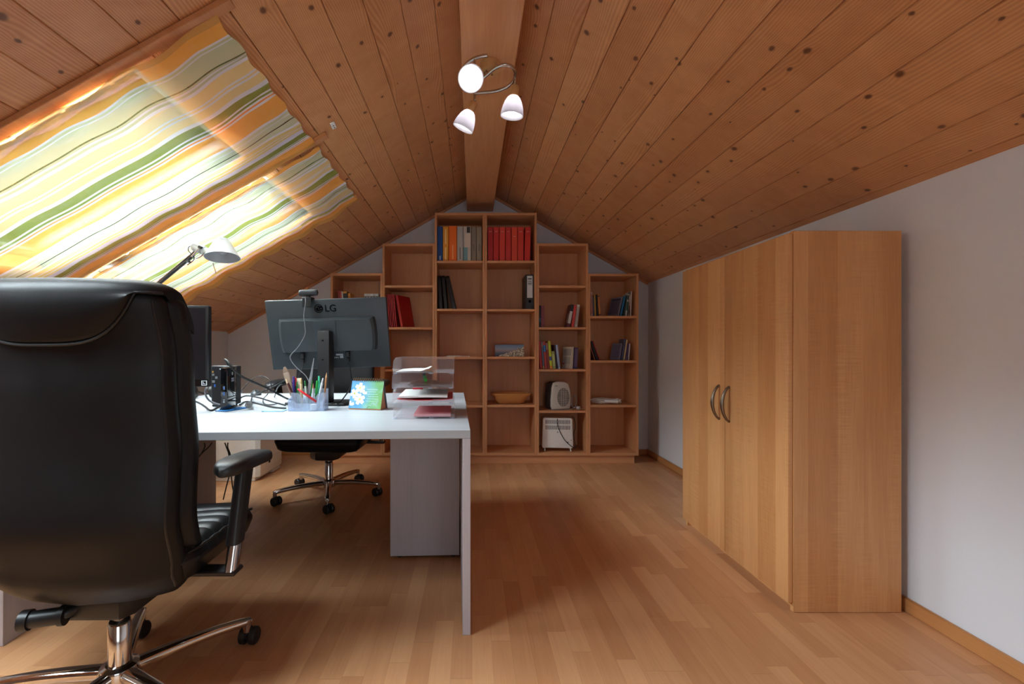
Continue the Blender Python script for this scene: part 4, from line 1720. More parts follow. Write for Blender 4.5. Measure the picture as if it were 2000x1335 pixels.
z = shelf_top(696)
t = thing('desk_calendar', 'wide tent calendar with a coastal town photo on a shelf', 'calendar', (X(967), YS + 0.03, z), (0, 0, R(-3)))
cw, chh = 0.262, 0.110
m = MB()
Mt = Matrix.Rotation(R(-14), 4, 'X')
m.box(0, cw, 0, 0.0015, 0.0002, chh, M=Matrix.Translation((0, 0, 0)) @ Mt)
m.build('page', coast(), t)
m = MB()
m.box(0, cw, -0.0015, 0, 0.0004, chh, M=Matrix.Translation((0, 0.058, 0)) @ Matrix.Rotation(R(14), 4, 'X'))
m.build('back_board', bcol((60, 60, 64)), t)
for k in range(22):
    m = MB()
    xx = 0.008 + k * (cw - 0.016) / 21
    m.tube([Vector((xx, 0.029 + 0.006 * math.cos(a), chh * math.cos(R(14)) + 0.001 + 0.006 * math.sin(a))) for a in [2 * PI * j / 12 for j in range(12)]], 0.0011, 6, closed=True)
    m.build('binding_ring', bcol((60, 60, 66)), t)

# ---- wooden dough bowl
z = shelf_top(790.5)
t = thing('wooden_bowl', 'oblong pale wooden dough bowl with overhanging rim', 'bowl', (X(998.5), YS + 0.095, z))
rows = []
prof = [(0.105, 0.058, 0.0), (0.125, 0.075, 0.012), (0.148, 0.094, 0.050), (0.156, 0.100, 0.072), (0.178, 0.104, 0.080), (0.181, 0.106, 0.094), (0.158, 0.098, 0.096), (0.148, 0.092, 0.088), (0.120, 0.070, 0.030), (0.100, 0.052, 0.014)]
for hx, hy, zz in prof:
    rr = []
    for k in range(48):
        a = 2 * PI * k / 48
        rr.append(Vector((hx * math.copysign(abs(math.cos(a)) ** 0.42, math.cos(a)), hy * math.copysign(abs(math.sin(a)) ** 0.42, math.sin(a)), zz)))
    rows.append(rr)
m = MB()
m.loft(rows)
m.build('body', veneer('dough_bowl_wood', rgb(216, 160, 98), rgb(190, 128, 72), 'X', gs=0.6), t, ang=50)

# ---- fan heater
z = shelf_top(801.5)
t = thing('fan_heater', 'small upright fan heater with round grille and grey sides', 'heater', (X(1093), YS + 0.100, z), (0, 0, R(15)))
m = MB()
pr = [(-0.086, 0.0), (0.086, 0.0), (0.098, 0.03), (0.100, 0.085), (0.094, 0.170), (0.072, 0.232), (0.030, 0.250), (-0.040, 0.252), (-0.074, 0.240), (-0.088, 0.2), (-0.098, 0.085), (-0.098, 0.03)]
Mv = Matrix(((1, 0, 0, 0), (0, 0, 1, 0), (0, 1, 0, 0), (0, 0, 0, 1)))
m.prism([(a * 0.97, c * 0.98) for a, c in pr][::-1], -0.045, 0.085, 0.012, M=Mv, seg=3)
m.build('rear_housing', col('heater_grey', 74, 74, 78, 0.45), t, ang=40)
m = MB()
m.prism([(a, c + 0.001) for a, c in pr][::-1], -0.078, -0.046, 0.012, M=Mv, seg=3)
fh = m.build('front_housing', col('heater_white', 214, 210, 204, 0.4), t, ang=40)
m = MB()
Mg = Matrix.Translation((0.020, -0.0785, 0.110)) @ Matrix.Rotation(PI / 2, 4, 'X')
m.lathe([(0.0, 0.0), (0.060, 0.0), (0.060, 0.001), (0.0, 0.001)], 40, M=Mg @ Matrix.Diagonal((1, 1.42, 1, 1)), caps=False)
m.build('grille_opening', col('heater_dark', 40, 40, 44, 0.6), fh)
for k in range(17):
    zz = -0.080 + k * 0.010
    hw = 0.060 * math.sqrt(max(0.0, 1 - (zz / 0.086) ** 2))
    if hw > 0.008:
        m = MB()
        m.box(0.020 - hw, 0.020 + hw, -0.0845, -0.080, 0.110 + zz - 0.0019, 0.110 + zz + 0.0019)
        m.build('grille_bar', col('heater_white', 214, 210, 204, 0.4), fh)
for xx in (-0.002, 0.020, 0.042):
    m = MB()
    hh = 0.085 * math.sqrt(1 - ((xx - 0.020) / 0.060) ** 2)
    m.box(xx - 0.0014, xx + 0.0014, -0.0855, -0.0845, 0.110 - hh, 0.110 + hh)
    m.build('grille_bar', col('heater_white', 214, 210, 204, 0.4), fh)
m = MB()
m.box(-0.062, -0.036, -0.0792, -0.078, 0.212, 0.217, 0.0004)
m.build('badge', col('badge_grey', 96, 98, 106), fh)
c = thing('power_cord', 'grey heater cord with plug curling beside the fan heater', 'cord')
m = MB()
z0 = z + 0.0035
m.tube(smooth([(X(1075), 4.075, z0), (X(1084), 4.068, z0), (X(1100), 4.066, z0), (X(1113), 4.070, z0 + 0.006), (X(1122), 4.08, z0 + 0.02), (X(1126.5), 4.10, z0 + 0.08), (X(1123), 4.12, z0 + 0.125), (X(1119), 4.13, z0 + 0.10), (X(1118), 4.11, z0 + 0.03), (X(1126), 4.085, z0 + 0.018)], 8), 0.0030, 8)
m.build('cable', M['cable_grey'], c)
m = MB()
m.cyl((X(1126), 4.085, z0 + 0.018), (X(1131), 4.068, z0 + 0.016), 0.013, 0.017, 16)
pg = m.build('plug', col('plug_grey', 190, 190, 194), c)
for dx in (-0.005, 0.005):
    m = MB()
    m.cyl((X(1131) + dx, 4.068, z0 + 0.016), (X(1133.5) + dx, 4.056, z0 + 0.015), 0.002, n=8)
    m.build('pin', M['nickel'], pg)

# ---- convector heater
z = shelf_z(888.5) + 0.0018 + 0.024 - 0.0016
z = 0.0755 + 0.024 + 0.0008
t = thing('convector_heater', 'white slotted convector heater standing in the bottom compartment', 'heater', (X(1090.5), YS + 0.06, z), (0, 0, R(-5)))
m = MB()
pr = [(-0.132, 0.030), (0.132, 0.030), (0.140, 0.040), (0.132, 0.290), (0.120, 0.302), (-0.120, 0.302), (-0.132, 0.290), (-0.140, 0.040)]
m.prism(pr[::-1], -0.045, 0.045, 0.008, M=Mv, seg=2)
bd = m.build('body', M['white_paint'], t, ang=40)
for r_, (z0, z1) in enumerate(((0.248, 0.284), (0.198, 0.234))):
    for k in range(18):
        m = MB()
        xx = -0.105 + k * 0.0124
        m.box(xx - 0.0026, xx + 0.0026, -0.0462, -0.0452, z0, z1, 0.0003)
        m.build('vent_slot', col('slot_dark', 48, 46, 46, 0.7), bd)
m = MB()
m.prism([(-0.0045, 0.168), (0.0045, 0.168), (0.0065, 0.176), (0.0, 0.184), (-0.0065, 0.176)], -0.0462, -0.0452, M=Mv)
m.build('warning_mark', col('mark_grey', 150, 150, 154), bd)
m = MB()
m.box(0.078, 0.100, -0.0462, -0.0452, 0.083, 0.089)
m.box(0.086, 0.098, -0.0462, -0.0452, 0.073, 0.079)
m.build('badge', col('badge_grey', 96, 98, 106), bd)
m = MB()
m.lathe([(0.004, 0.0), (0.004, 0.003)], 12, M=Matrix.Translation((0.120, -0.0455, 0.105)) @ Matrix.Rotation(PI / 2, 4, 'X'))
m.build('indicator_lamp', bcol((150, 30, 34)), bd)
for xx in (-0.115, 0.115):
    m = MB()
    m.tube(smooth([(xx, -0.062, 0.006), (xx, -0.058, 0.020), (xx, -0.03, 0.031), (xx, 0.03, 0.031), (xx, 0.058, 0.020), (xx, 0.062, 0.006)], 6), [0.0055] * 31, 10)
    m.build('foot', M['white_paint'], t)
m = MB()
m.tube(smooth([(-0.002, -0.051, 0.296), (-0.004, -0.052, 0.26), (0.012, -0.052, 0.20), (0.06, -0.052, 0.11), (0.11, -0.055, 0.060), (0.150, -0.05, 0.034), (0.158, -0.03, 0.05), (0.150, 0.0, 0.15), (0.166, 0.02, 0.22), (0.150, 0.01, 0.30), (0.128, 0.0, 0.308)], 8), 0.0032, 8)
m.build('cord', M['cable'], t)

# ---- white extension lead
z = shelf_top(790.5)
t = thing('extension_lead', 'coiled white extension lead with socket end on a shelf', 'cord', (0, 0, z))
m = MB()
rn = random.Random(5)
cx, cy = X(1189), 4.17
pts = []
for lp in range(6):
    for k in range(14):
        a = 2 * PI * k / 14 + lp * 0.2
        rx = 0.128 + rn.uniform(-0.012, 0.012) + 0.006 * math.sin(lp * 2.0)
        ry = 0.045 + rn.uniform(-0.008, 0.008)
        pts.append((cx + rx * math.cos(a) + 0.012 * math.sin(lp), cy + ry * math.sin(a), 0.006 + lp * 0.0062 + 0.006 * abs(math.sin(a * 1.5 + lp))))
m.tube(smooth(pts, 4), 0.0036, 8)
m.build('cable', M['white_paint'], t)
m = MB()
m.cyl((X(1181), 4.098, 0.030), (X(1206), 4.088, 0.026), 0.013, 0.0185, 20)
sk = m.build('socket_end', M['white_paint'], t)
m = MB()
m.cyl((X(1206), 4.088, 0.026), (X(1206.6), 4.0878, 0.026), 0.0150, 0.0150, 20)
m.build('socket_face', M['black_plastic'], sk)

# ================================================================== things on the two desks
def DP(px, py, up=0.0):
    """Where the photo's line of sight meets the desk top, lifted by up."""
    d = (CZ - DESK_Z - up) * FPX / (py - VY)
    return W(px, py, d)


ZT = DESK_Z + 0.0006

# ------------------------------------------------------------------ big monitor, its back to the viewer
t = thing('monitor', 'large dark grey monitor seen from behind on the far desk', 'monitor', (-0.752, 2.405, ZT), (0, 0, 0))
MP = Matrix.Translation((-0.016, 0.030, 1.104 - ZT)) @ Matrix.Rotation(R(-1.7), 4, 'Y') @ Matrix.Rotation(R(12.5), 4, 'X')
m = MB()
m.box(-0.3205, 0.3205, 0.0, 0.026, -0.1875, 0.1895, 0.006, M=MP, seg=2)
hs = m.build('housing', M['grey_plastic'], t)
# raised back with round ends and a sloping top ledge
rows = []
for yy, g in ((0.0, 0.0), (-0.022, -0.004), (-0.031, -0.010), (-0.034, -0.020)):
    rr = []
    pts = []
    x1, z0, z1 = 0.262 + g * (2.2), -0.088 - g * 0.2, 0.092 + g * 1.0
    n = 10
    for k in range(n + 1):
        a = -PI / 2 + PI * k / n
        pts.append((x1 - 0.012 + 0.012 * math.cos(a), (z0 + z1) / 2 + (z1 - z0) / 2 * math.sin(a)))
    for k in range(n + 1):
        a = PI / 2 + PI * k / n
        pts.append((-x1 + 0.012 + 0.012 * math.cos(a), (z0 + z1) / 2 + (z1 - z0) / 2 * math.sin(a)))
    rows.append([Vector((p[0], yy, p[1])) for p in pts])
m = MB()
m.loft(rows, M=MP)
m.build('rear_bulge', M['grey_plastic'], hs, ang=25)
m = MB()
m.box(-0.062, 0.052, -0.0360, -0.0335, -0.060, 0.080, 0.001, M=MP)
m.build('mount_plate', M['grey_plastic'], hs)
m = MB()
m.box(-0.312, 0.312, 0.0262, 0.0268, -0.176, 0.182, M=MP)
m.build('screen', M['screen'], hs)
# maker's mark on the back
LOGO = plain('gloss_logo', rgb(14, 15, 17), 0.12)
LOGO_L = plain('logo_line', rgb(78, 84, 88), 0.35)
vs, fs = text_mesh('LG', 0.052, 0.0006)
m = MB()
m.add(vs, fs, 0, MP @ Matrix.Translation((0.024, -0.0014, 0.124)) @ FACE_FRONT)
m.build('brand_letters', LOGO, hs)
m = MB()
ML = MP @ Matrix.Translation((-0.038, -0.0006, 0.141)) @ FACE_FRONT
m.lathe([(0.0, 0.0008), (0.0225, 0.0008), (0.0225, 0.0)], 32, M=ML, caps=False)
for pts in ([(0.0165 * math.cos(a), 0.0165 * math.sin(a), 0.0011) for a in [R(50) + R(275) * k / 22 for k in range(23)]], [(0.0165, 0.0, 0.0011), (0.008, 0.0, 0.0011)], [(0.0, 0.009, 0.0011), (0.0, -0.008, 0.0011), (0.006, -0.008, 0.0011)]):
    b2 = len(m.v)
    m.tube([ML @ Vector(p) for p in pts], 0.0011, 6, mi=1)
m.lathe([(0.0, 0.0014), (0.003, 0.0014), (0.003, 0.0008)], 10, mi=1, M=ML @ Matrix.Translation((-0.0085, 0.0075, 0)), caps=False)
m.build('brand_roundel', [LOGO, LOGO_L], hs)
# type label
m = MB()
lab_white = plain('label_white', rgb(196, 204, 210), 0.5)
for x0, x1, z0, z1 in ((0.010, 0.016, -0.131, -0.123), (0.020, 0.024, -0.131, -0.123), (0.027, 0.036, -0.130, -0.124), (0.040, 0.043, -0.131, -0.123), (0.030, 0.062, -0.116, -0.107), (0.050, 0.068, -0.131, -0.118), (0.058, 0.068, -0.117, -0.107)):
    m.box(x0, x1, -0.0008, 0.0, z0, z1, M=MP)
m.build('type_label', lab_white, hs)
# stand
m = MB()
m.prism([(-0.054, 0.006), (-0.050, -0.044), (0.010, -0.048), (0.016, -0.040), (0.020, 0.006)], 0.012, 0.385, 0.004, seg=2)
st = m.build('stand_column', M['black_plastic'], t)
m = MB()
m.box(-0.045, 0.012, -0.02, 0.030, 0.300, 0.388, 0.004)
m.build('neck', M['black_plastic'], st)
for zz in (0.335, 0.235):
    m = MB()
    m.lathe([(0.0035, 0.0), (0.0035, 0.0015)], 10, M=Matrix.Translation((-0.022, -0.0465, zz)) @ Matrix.Rotation(PI / 2, 4, 'X'))
    m.build('screw', M['black_gloss'], st)
m = MB()
m.prism([(-0.225, -0.030), (-0.16, -0.085), (0.095, -0.085), (0.135, 0.02), (0.12, 0.125), (-0.20, 0.125)], 0.0, 0.012, 0.003)
m.build('stand_base', M['black_plastic'], t)
# plugs at the bottom edge of the raised back
for xx in (-0.144, 0.098):
    m = MB()
    m.box(xx - 0.010, xx + 0.010, -0.028, -0.006, -0.122, -0.0895, 0.003, M=MP)
    m.box(xx - 0.007, xx + 0.007, -0.025, -0.009, -0.150, -0.122, 0.003, M=MP)
    m.build('plug', M['black_plastic'], hs)

# webcam clipped on its top edge
PW = MP.copy()
PW.translation = PW.translation + Vector((-0.752, 2.405, ZT))


def onback(x, y, z):
    return PW @ Vector((x, y, z))


t = thing('webcam', 'black bar webcam clipped to the top of the big monitor', 'webcam', onback(-0.090, 0.010, 0.1908), (0, R(-1.7), 0))
m = MB()
rows = []
for k in range(21):
    s = -1 + 2 * k / 20
    e = max(0.06, math.sqrt(max(0, 1 - max(0, (abs(s) - 0.78) / 0.22) ** 2)))
    rows.append([Vector((0.053 * s, 0.0 + 0.013 * e * math.cos(a), 0.034 + 0.0165 * e * math.copysign(abs(math.sin(a)) ** 0.75, math.sin(a)))) for a in [2 * PI * j / 18 for j in range(18)]])
m.loft(rows)
m.build('body', col('webcam_grey', 52, 54, 58, 0.4), t)
m = MB()
m.box(-0.010, 0.010, -0.006, 0.008, 0.008, 0.020, 0.003)
m.build('neck', M['black_plastic'], t)
m = MB()
m.box(-0.026, 0.026, -0.016, 0.020, 0.001, 0.009, 0.002)
m.box(-0.024, 0.024, -0.030, -0.0265, -0.046, 0.006, 0.0015)
m.box(-0.024, 0.024, -0.0268, -0.012, 0.0012, 0.006, 0.001)
m.build('clip', M['black_plastic'], t)


def cable(label, pts, r=0.003, mat='cable', k=8, group='loose cables on the desks', cat='cable', name='cable'):
    mb = MB()
    mb.tube(smooth(pts, k), r, 8)
    o = mb.build(name, M[mat])
    return tag(o, label, cat, group)


cable('thin grey webcam cable hanging down the monitor back', [onback(-0.090, -0.034, 0.200), onback(-0.090, -0.040, 0.175), onback(-0.105, -0.041, 0.112), onback(-0.104, -0.044, 0.060), onback(-0.108, -0.048, 0.010), onback(-0.150, -0.050, -0.052), onback(-0.196, -0.048, -0.098), onback(-0.194, -0.050, -0.128), onback(-0.165, -0.058, -0.165), onback(-0.120, -0.07, -0.205), onback(-0.09, -0.09, -0.260)], 0.0024, 'cable_grey')
cable('black mains cable dropping from the left of the monitor back', [onback(-0.144, -0.018, -0.1535), onback(-0.148, -0.020, -0.170), onback(-0.166, -0.034, -0.205), onback(-0.196, -0.05, -0.245), W(545, 753, 2.36), DP(536, 775, 0.004)], 0.0034)
cable('black video cable curving down right of the monitor stand', [onback(0.098, -0.018, -0.1535), onback(0.104, -0.022, -0.180), onback(0.112, -0.035, -0.235), W(687, 741, 2.40), W(684, 757, 2.36), W(676, 770, 2.30), DP(664, 784, 0.020), DP(648, 788, 0.020)], 0.0034)

# ------------------------------------------------------------------ monitor facing the near chair
t = thing('monitor', 'slim dark monitor half hidden by the near chair, screen facing us', 'monitor', (-1.455, 2.02, ZT), (0, 0, R(4)))
m = MB()
m.box(-0.275, 0.275, -0.002, 0.030, 0.122, 0.486, 0.004)
hs = m.build('housing', M['black_plastic'], t)
m = MB()
m.box(-0.262, 0.262, -0.0026, -0.0021, 0.157, 0.474)
m.build('screen', M['screen'], hs)
m = MB()
m.box(-0.275, 0.275, -0.0032, -0.0021, 0.124, 0.1545, 0.0004)
m.build('lower_bezel', M['black_gloss'], hs)
m = MB()
for x0, x1, z0, z1 in ((0.246, 0.250, 0.128, 0.150), (0.266, 0.270, 0.128, 0.150), (0.250, 0.266, 0.128, 0.131), (0.250, 0.266, 0.147, 0.150), (0.253, 0.263, 0.134, 0.137), (0.253, 0.256, 0.137, 0.144)):
    m.box(x0, x1, -0.0042, -0.0033, z0, z1)
m.build('square_logo', lab_white, hs)
m = MB()
m.box(-0.03, 0.03, 0.03, 0.06, 0.01, 0.34, 0.006)
m.build('stand_column', M['black_plastic'], t)
m = MB()
m.box(-0.13, 0.13, -0.06, 0.14, 0.0, 0.012, 0.004)
m.build('stand_base', M['black_plastic'], t)

# ------------------------------------------------------------------ small computer and dock
t = thing('mini_computer', 'black mini computer standing upright behind the glossy dock', 'computer', (-1.322, 2.305, ZT), (0, 0, R(-3)))
m = MB()
m.box(0, 0.132, 0, 0.045, 0.012, 0.206, 0.004)
bd = m.build('case', M['black_plastic'], t)
m = MB()
m.box(0.01, 0.108, -0.01, 0.055, 0.0, 0.012, 0.003)
m.build('foot', M['black_plastic'], t)
PORT = plain('port_metal', rgb(150, 152, 156), 0.35, metal=0.6)
for x0, x1, z0, z1, c_ in ((0.006, 0.018, 0.155, 0.166, PORT), (0.022, 0.034, 0.140, 0.152, PORT), (0.006, 0.014, 0.170, 0.180, bcol((190, 140, 60))), (0.006, 0.020, 0.120, 0.132, PORT), (0.016, 0.024, 0.098, 0.112, bcol((40, 90, 170))), (0.045, 0.058, 0.186, 0.192, lab_white)):
    m = MB()
    m.box(x0, x1, -0.0012, -0.0001, z0, z1, 0.0004)
    m.build('port', c_, bd)
t = thing('docking_station', 'glossy black upright dock with blue sockets on a blue pad', 'dock', (-1.172, 2.150, ZT + 0.0042), (0, 0, R(9)))
m = MB()
m.box(-0.016, 0.016, 0.0, 0.115, 0.002, 0.198, 0.005, seg=2)
bd = m.build('case', M['black_gloss'], t)
m = MB()
m.box(-0.022, 0.022, 0.004, 0.118, 0.0, 0.006, 0.002)
m.build('foot', M['black_plastic'], t)
for z0, z1, c_ in ((0.095, 0.110, (60, 120, 210)), (0.068, 0.083, (60, 120, 210))):
    m = MB()
    m.box(-0.004, 0.004, -0.0010, -0.0001, z0 - 0.001, z1 + 0.001)
    m.box(-0.0025, 0.0025, -0.0016, -0.0008, z0, z1, mi=1)
    m.build('usb_socket', [PORT, bcol(c_)], bd)
for zz in (0.046, 0.036):
    m = MB()
    m.lathe([(0.004, 0.0), (0.004, 0.001), (0.0022, 0.001)], 14, M=Matrix.Translation((0, -0.0001, zz)) @ Matrix.Rotation(PI / 2, 4, 'X'))
    m.build('audio_jack', PORT, bd)
m = MB()
Ms = Matrix.Translation((0.0161, 0, 0)) @ Matrix(((0, 0, 1, 0), (1, 0, 0, 0), (0, 1, 0, 0), (0, 0, 0, 1)))
m.lathe([(0.0075, 0.0), (0.0075, 0.0004), (0.006, 0.0004), (0.006, 0.0)], 20, M=Ms @ Matrix.Translation((0.062, 0.168, 0)), caps=False)
m.box(0.059, 0.061, 0.163, 0.174, 0, 0.0004, M=Ms)
m.box(0.063, 0.065, 0.161, 0.171, 0, 0.0004, M=Ms)
for z0 in (0.143, 0.136, 0.130):
    m.box(0.048, 0.084, z0, z0 + 0.003, 0, 0.0004, M=Ms)
m.build('printed_mark', lab_white, bd)
m = MB()
m.box(-0.030, 0.034, -0.022, 0.122, 0.0, 0.0032, 0.0005)
o = m.build('blue_pad', col('pad_blue', 26, 116, 190), None, (-1.168, 2.142, ZT), (0, 0, R(-16)))
tag(o, 'bright blue flat pad lying under the glossy dock', 'pad')

# ------------------------------------------------------------------ headset, mouse
t = thing('headset', 'black headset lying under the near monitor among cables', 'headset', (-1.590, 2.69, ZT), (0, 0, R(10)))
for sx in (-0.050, 0.052):
    m = MB()
    m.lathe([(0.020, -0.014), (0.034, -0.012), (0.037, 0.0), (0.034, 0.012), (0.022, 0.015)], 24, M=Matrix.Translation((sx, 0.0, 0.0375)) @ Matrix.Rotation(R(80), 4, 'Y'))
    m.build('ear_cup', M['black_plastic'], t)
m = MB()
m.tube(smooth([(-0.058, 0.0, 0.050), (-0.070, 0.06, 0.040), (-0.045, 0.13, 0.016), (0.0, 0.150, 0.012), (0.045, 0.13, 0.016), (0.072, 0.06, 0.040), (0.060, 0.0, 0.050)], 6), 0.006, 8)
m.build('head_band', M['black_plastic'], t)
t = thing('computer_mouse', 'dark computer mouse behind the tangled cables on far desk', 'mouse', tuple(DP(500, 771)), (0, 0, R(20)))
rows = []
for i in range(13):
    s = -1 + 2 * i / 12
    e = math.sqrt(max(0.02, 1 - s * s * 0.98))
    rows.append([Vector((0.031 * e * math.cos(a), 0.055 * s, max(0.001, 0.034 * e * math.sin(a)))) for a in [PI * k / 14 for k in range(15)]] + [Vector((-0.02 * e, 0.055 * s, 0.001)), Vector((0.02 * e, 0.055 * s, 0.001))])
m = MB()
m.loft(rows)
m.build('shell', M['grey_plastic'], t)
m = MB()
m.lathe([(0.009, -0.003), (0.009, 0.003)], 16, M=Matrix.Translation((0, -0.028, 0.0285)) @ Matrix.Rotation(PI / 2, 4, 'Y'))
m.build('scroll_wheel', M['black_plastic'], t)

# ------------------------------------------------------------------ the tangle of cables
U = 0.005
cable('thick black cable arching out of the dock across the desk', [W(446, 712.2, 2.215), W(442.5, 706, 2.19), W(439.5, 701.5, 2.15), W(445, 706, 2.115), W(453, 718, 2.105), W(465, 729, 2.12), W(478, 738, 2.15), W(516, 755, 2.24), W(545, 770, 2.29), DP(562, 778.5, 0.024), DP(585, 783, 0.022)], 0.0050)
cable('thin cable making a high loop between dock and monitor', [DP(461, 776, U), W(474, 760, 2.50), W(489, 743, 2.52), W(503, 735, 2.54), W(518, 735.5, 2.54), W(527, 743, 2.53), W(528.5, 756, 2.52), W(522, 770, 2.50), DP(514, 779, U), DP(516, 788, U), DP(529, 790, U), DP(545, 787, U)], 0.0026)
cable('black cable rising over the desk and crossing to the pen holder', [DP(460, 784, 0.010), DP(478, 773, 0.027), DP(500, 775, 0.028), DP(532, 784, 0.024), DP(558, 791, 0.010)], 0.0042)
cable('lower cable swinging out in front towards the pen holder', [DP(468, 790, U), DP(480, 784, U), DP(497, 786, U), DP(530, 794, U), DP(558, 797, U)], 0.0038)
o = cable('cable ending in a round grey plug on the desk', [DP(489, 789, 0.022), DP(491, 780, 0.024), DP(494, 774, 0.014), W(512, 765, 2.40), W(529, 757, 2.38), W(547, 748, 2.36), W(559, 741, 2.33)], 0.0040)
p0 = DP(489, 789, 0.022)
m = MB()
m.cyl(p0 + Vector((0, 0.001, 0)), p0 + Vector((0.006, -0.032, 0.0)), 0.010, 0.0155, 16)
pl = m.build('plug', M['cable_grey'], o)
for dx in (-0.004, 0.004):
    m = MB()
    q = p0 + Vector((0.006 + dx, -0.032, 0.0))
    m.cyl(q, q + Vector((0.003, -0.015, 0)), 0.002, n=8)
    m.build('pin', M['nickel'], pl)
cable('grey cable looping down from the near monitor edge', [W(404, 757, 2.16), W(401, 763, 2.17), W(402, 772, 2.17), W(408, 781, 2.19), W(419, 787, 2.20), W(429, 790, 2.21)], 0.0046, 'cable_grey')
cable('black cable running along the desk from behind the chair', [DP(356, 777, U), DP(372, 780, U), DP(388, 786, U), DP(400, 793, U), DP(408.5, 800, U), DP(416, 800, U), DP(424, 795, U), DP(431, 793.5, U)], 0.0042)
for i, (pts, lb) in enumerate((([W(378, 864, 2.45), W(386, 876, 2.45), W(383, 892, 2.44), W(374, 905, 2.44)], 'leftmost black cable sagging under the near desk'),
                               ([W(399, 864, 2.45), W(400, 872, 2.45), W(394, 884, 2.45), W(382, 900, 2.44)], 'second black cable sagging under the near desk'),
                               ([W(414, 864, 2.46), W(408, 872, 2.46), W(397, 882, 2.46), W(384, 896, 2.45)], 'black cable slanting under the near desk beside the sagging ones'),
                               ([W(439, 864, 2.62), W(443, 875, 2.62), W(447, 888, 2.62), W(449, 920, 2.62), W(442, 950, 2.62), W(436, 975, 2.64)], 'long black cable hanging to the floor in front of the printer'),
                               ([W(445, 864, 2.66), W(445, 874, 2.66), W(450, 890, 2.66), W(452, 930, 2.67), W(455, 955, 2.68), W(458, 968, 2.70)], 'second long cable hanging to the floor in front of the printer'))):
    cable(lb, pts, 0.0034, group='cables under the desks')

# ------------------------------------------------------------------ pen holder with pens
t = thing('pen_holder', 'milky blue plastic desk organiser full of pens', 'pen holder', (-0.861, 2.127, ZT), (0, 0, R(3)))
hw_, hd_ = 0.163, 0.092
wt = 0.0025
m = MB()
m.box(0, hw_, 0, hd_, 0, wt, 0.0006)
m.build('floor_plate', M['milky'], t)
m = MB()
m.box(0, hw_, hd_ - wt, hd_, wt, 0.098, 0.0006)
m.build('rear_wall', M['milky'], t)
side = [(0, wt), (hd_ - wt, wt), (hd_ - wt, 0.098), (0.072, 0.098), (0.046, 0.078), (0.040, 0.062), (0.004, 0.056), (0, 0.050)]
MY = Matrix(((0, 0, 1, 0), (1, 0, 0, 0), (0, 1, 0, 0), (0, 0, 0, 1)))
for xx in (0, hw_ - wt):
    m = MB()
    m.prism([(a, z_) for a, z_ in side], xx, xx + wt, M=MY)
    m.build('side_wall', M['milky'], t)
MF = Matrix(((1, 0, 0, 0), (0, 0, 1, 0), (0, 1, 0, 0), (0, 0, 0, 1)))
m = MB()
m.prism([(wt, wt), (hw_ - wt, wt), (hw_ - wt, 0.050), (hw_ - 0.020, 0.050), (hw_ - 0.038, 0.036), (0.040, 0.036), (0.020, 0.050), (wt, 0.050)], 0.0, wt, M=MF)
m.build('front_wall', M['milky'], t)
m = MB()
m.prism([(wt, wt), (hw_ - wt, wt), (hw_ - wt, 0.084), (hw_ - 0.030, 0.080), (hw_ - 0.050, 0.060), (0.055, 0.060), (0.034, 0.082), (wt, 0.084)], 0.036, 0.036 + wt, M=MF)
m.build('partition', M['milky'], t)
m = MB()
m.box(0.100, 0.126, 0.006, 0.030, wt, 0.030, 0.001)
m.build('eraser', M['paper'], t)


def pen(label, foot, head, r, parts, name='pen', cat='pen', flat=1.0):
    """parts: (from, to, r0, r1, material, part name) along the length, as fractions."""
    a, b_ = Vector(foot), Vector(head)
    tt = thing(name, label, cat, a, group='pens in the milky organiser')
    d = b_ - a
    q = Vector((0, 0, 1)).rotation_difference(d.normalized()).to_matrix().to_4x4()
    for (s0, s1, r0, r1, mt, nm) in parts:
        mb = MB()
        L_ = d.length
        prof = [(r0 * r * 0.9, s0 * L_), (r0 * r, s0 * L_ + 0.001), (r1 * r, s1 * L_ - 0.001), (r1 * r * 0.8, s1 * L_)]
        mb.lathe(prof, 14, M=q @ Matrix.Diagonal((1, flat, 1, 1)))
        mb.build(nm, mt, tt)
    return tt


def PH(px, py, d=2.188):
    return W(px, py, d)


def pf(px, d=2.188):
    """Foot of a pen on the organiser's floor."""
    v = W(px, 790, d)
    return Vector((v.x, v.y, ZT + wt + 0.0045))


C_ = bcol
pen('broad brown letter opener blade standing leftmost', pf(579, 2.19), PH(555.5, 716, 2.20), 0.016, [(0, 0.30, 0.5, 0.6, C_((120, 92, 72)), 'handle'), (0.30, 0.86, 0.75, 1.0, C_((128, 106, 88)), 'blade'), (0.86, 1.0, 1.0, 0.35, C_((128, 106, 88)), 'blade_tip')], 'letter_opener', 'letter opener', 0.18)
pen('maroon pen with cream end leaning left', pf(584, 2.178), PH(558.5, 740, 2.178), 0.0055, [(0, 0.86, 0.9, 1, C_((84, 24, 22)), 'body'), (0.86, 1.0, 0.9, 0.5, C_((226, 196, 160)), 'tip')])
pen('dark purple marker standing upright', pf(575, 2.196), PH(573.5, 735, 2.196), 0.0062, [(0, 0.30, 0.9, 0.9, C_((40, 30, 70)), 'body'), (0.30, 0.90, 1, 1, C_((62, 40, 132)), 'cap'), (0.90, 1, 0.8, 0.75, C_((62, 40, 132)), 'cap_top')])
pen('red and black pen behind the purple marker', pf(579.5, 2.203), PH(577.5, 737, 2.203), 0.0055, [(0, 0.72, 1, 1, C_((26, 24, 26)), 'body'), (0.72, 1, 1, 0.8, C_((196, 24, 36)), 'cap')])
pen('dark green pen beside the red and black one', pf(583, 2.196), PH(580, 745, 2.196), 0.0040, [(0, 1, 1, 0.8, C_((20, 110, 50)), 'body')])
pen('flat cream ruler among the pens', pf(586, 2.204), PH(583, 738, 2.204), 0.011, [(0, 1, 1, 1, C_((214, 212, 190)), 'body')], 'ruler', 'ruler', 0.12)
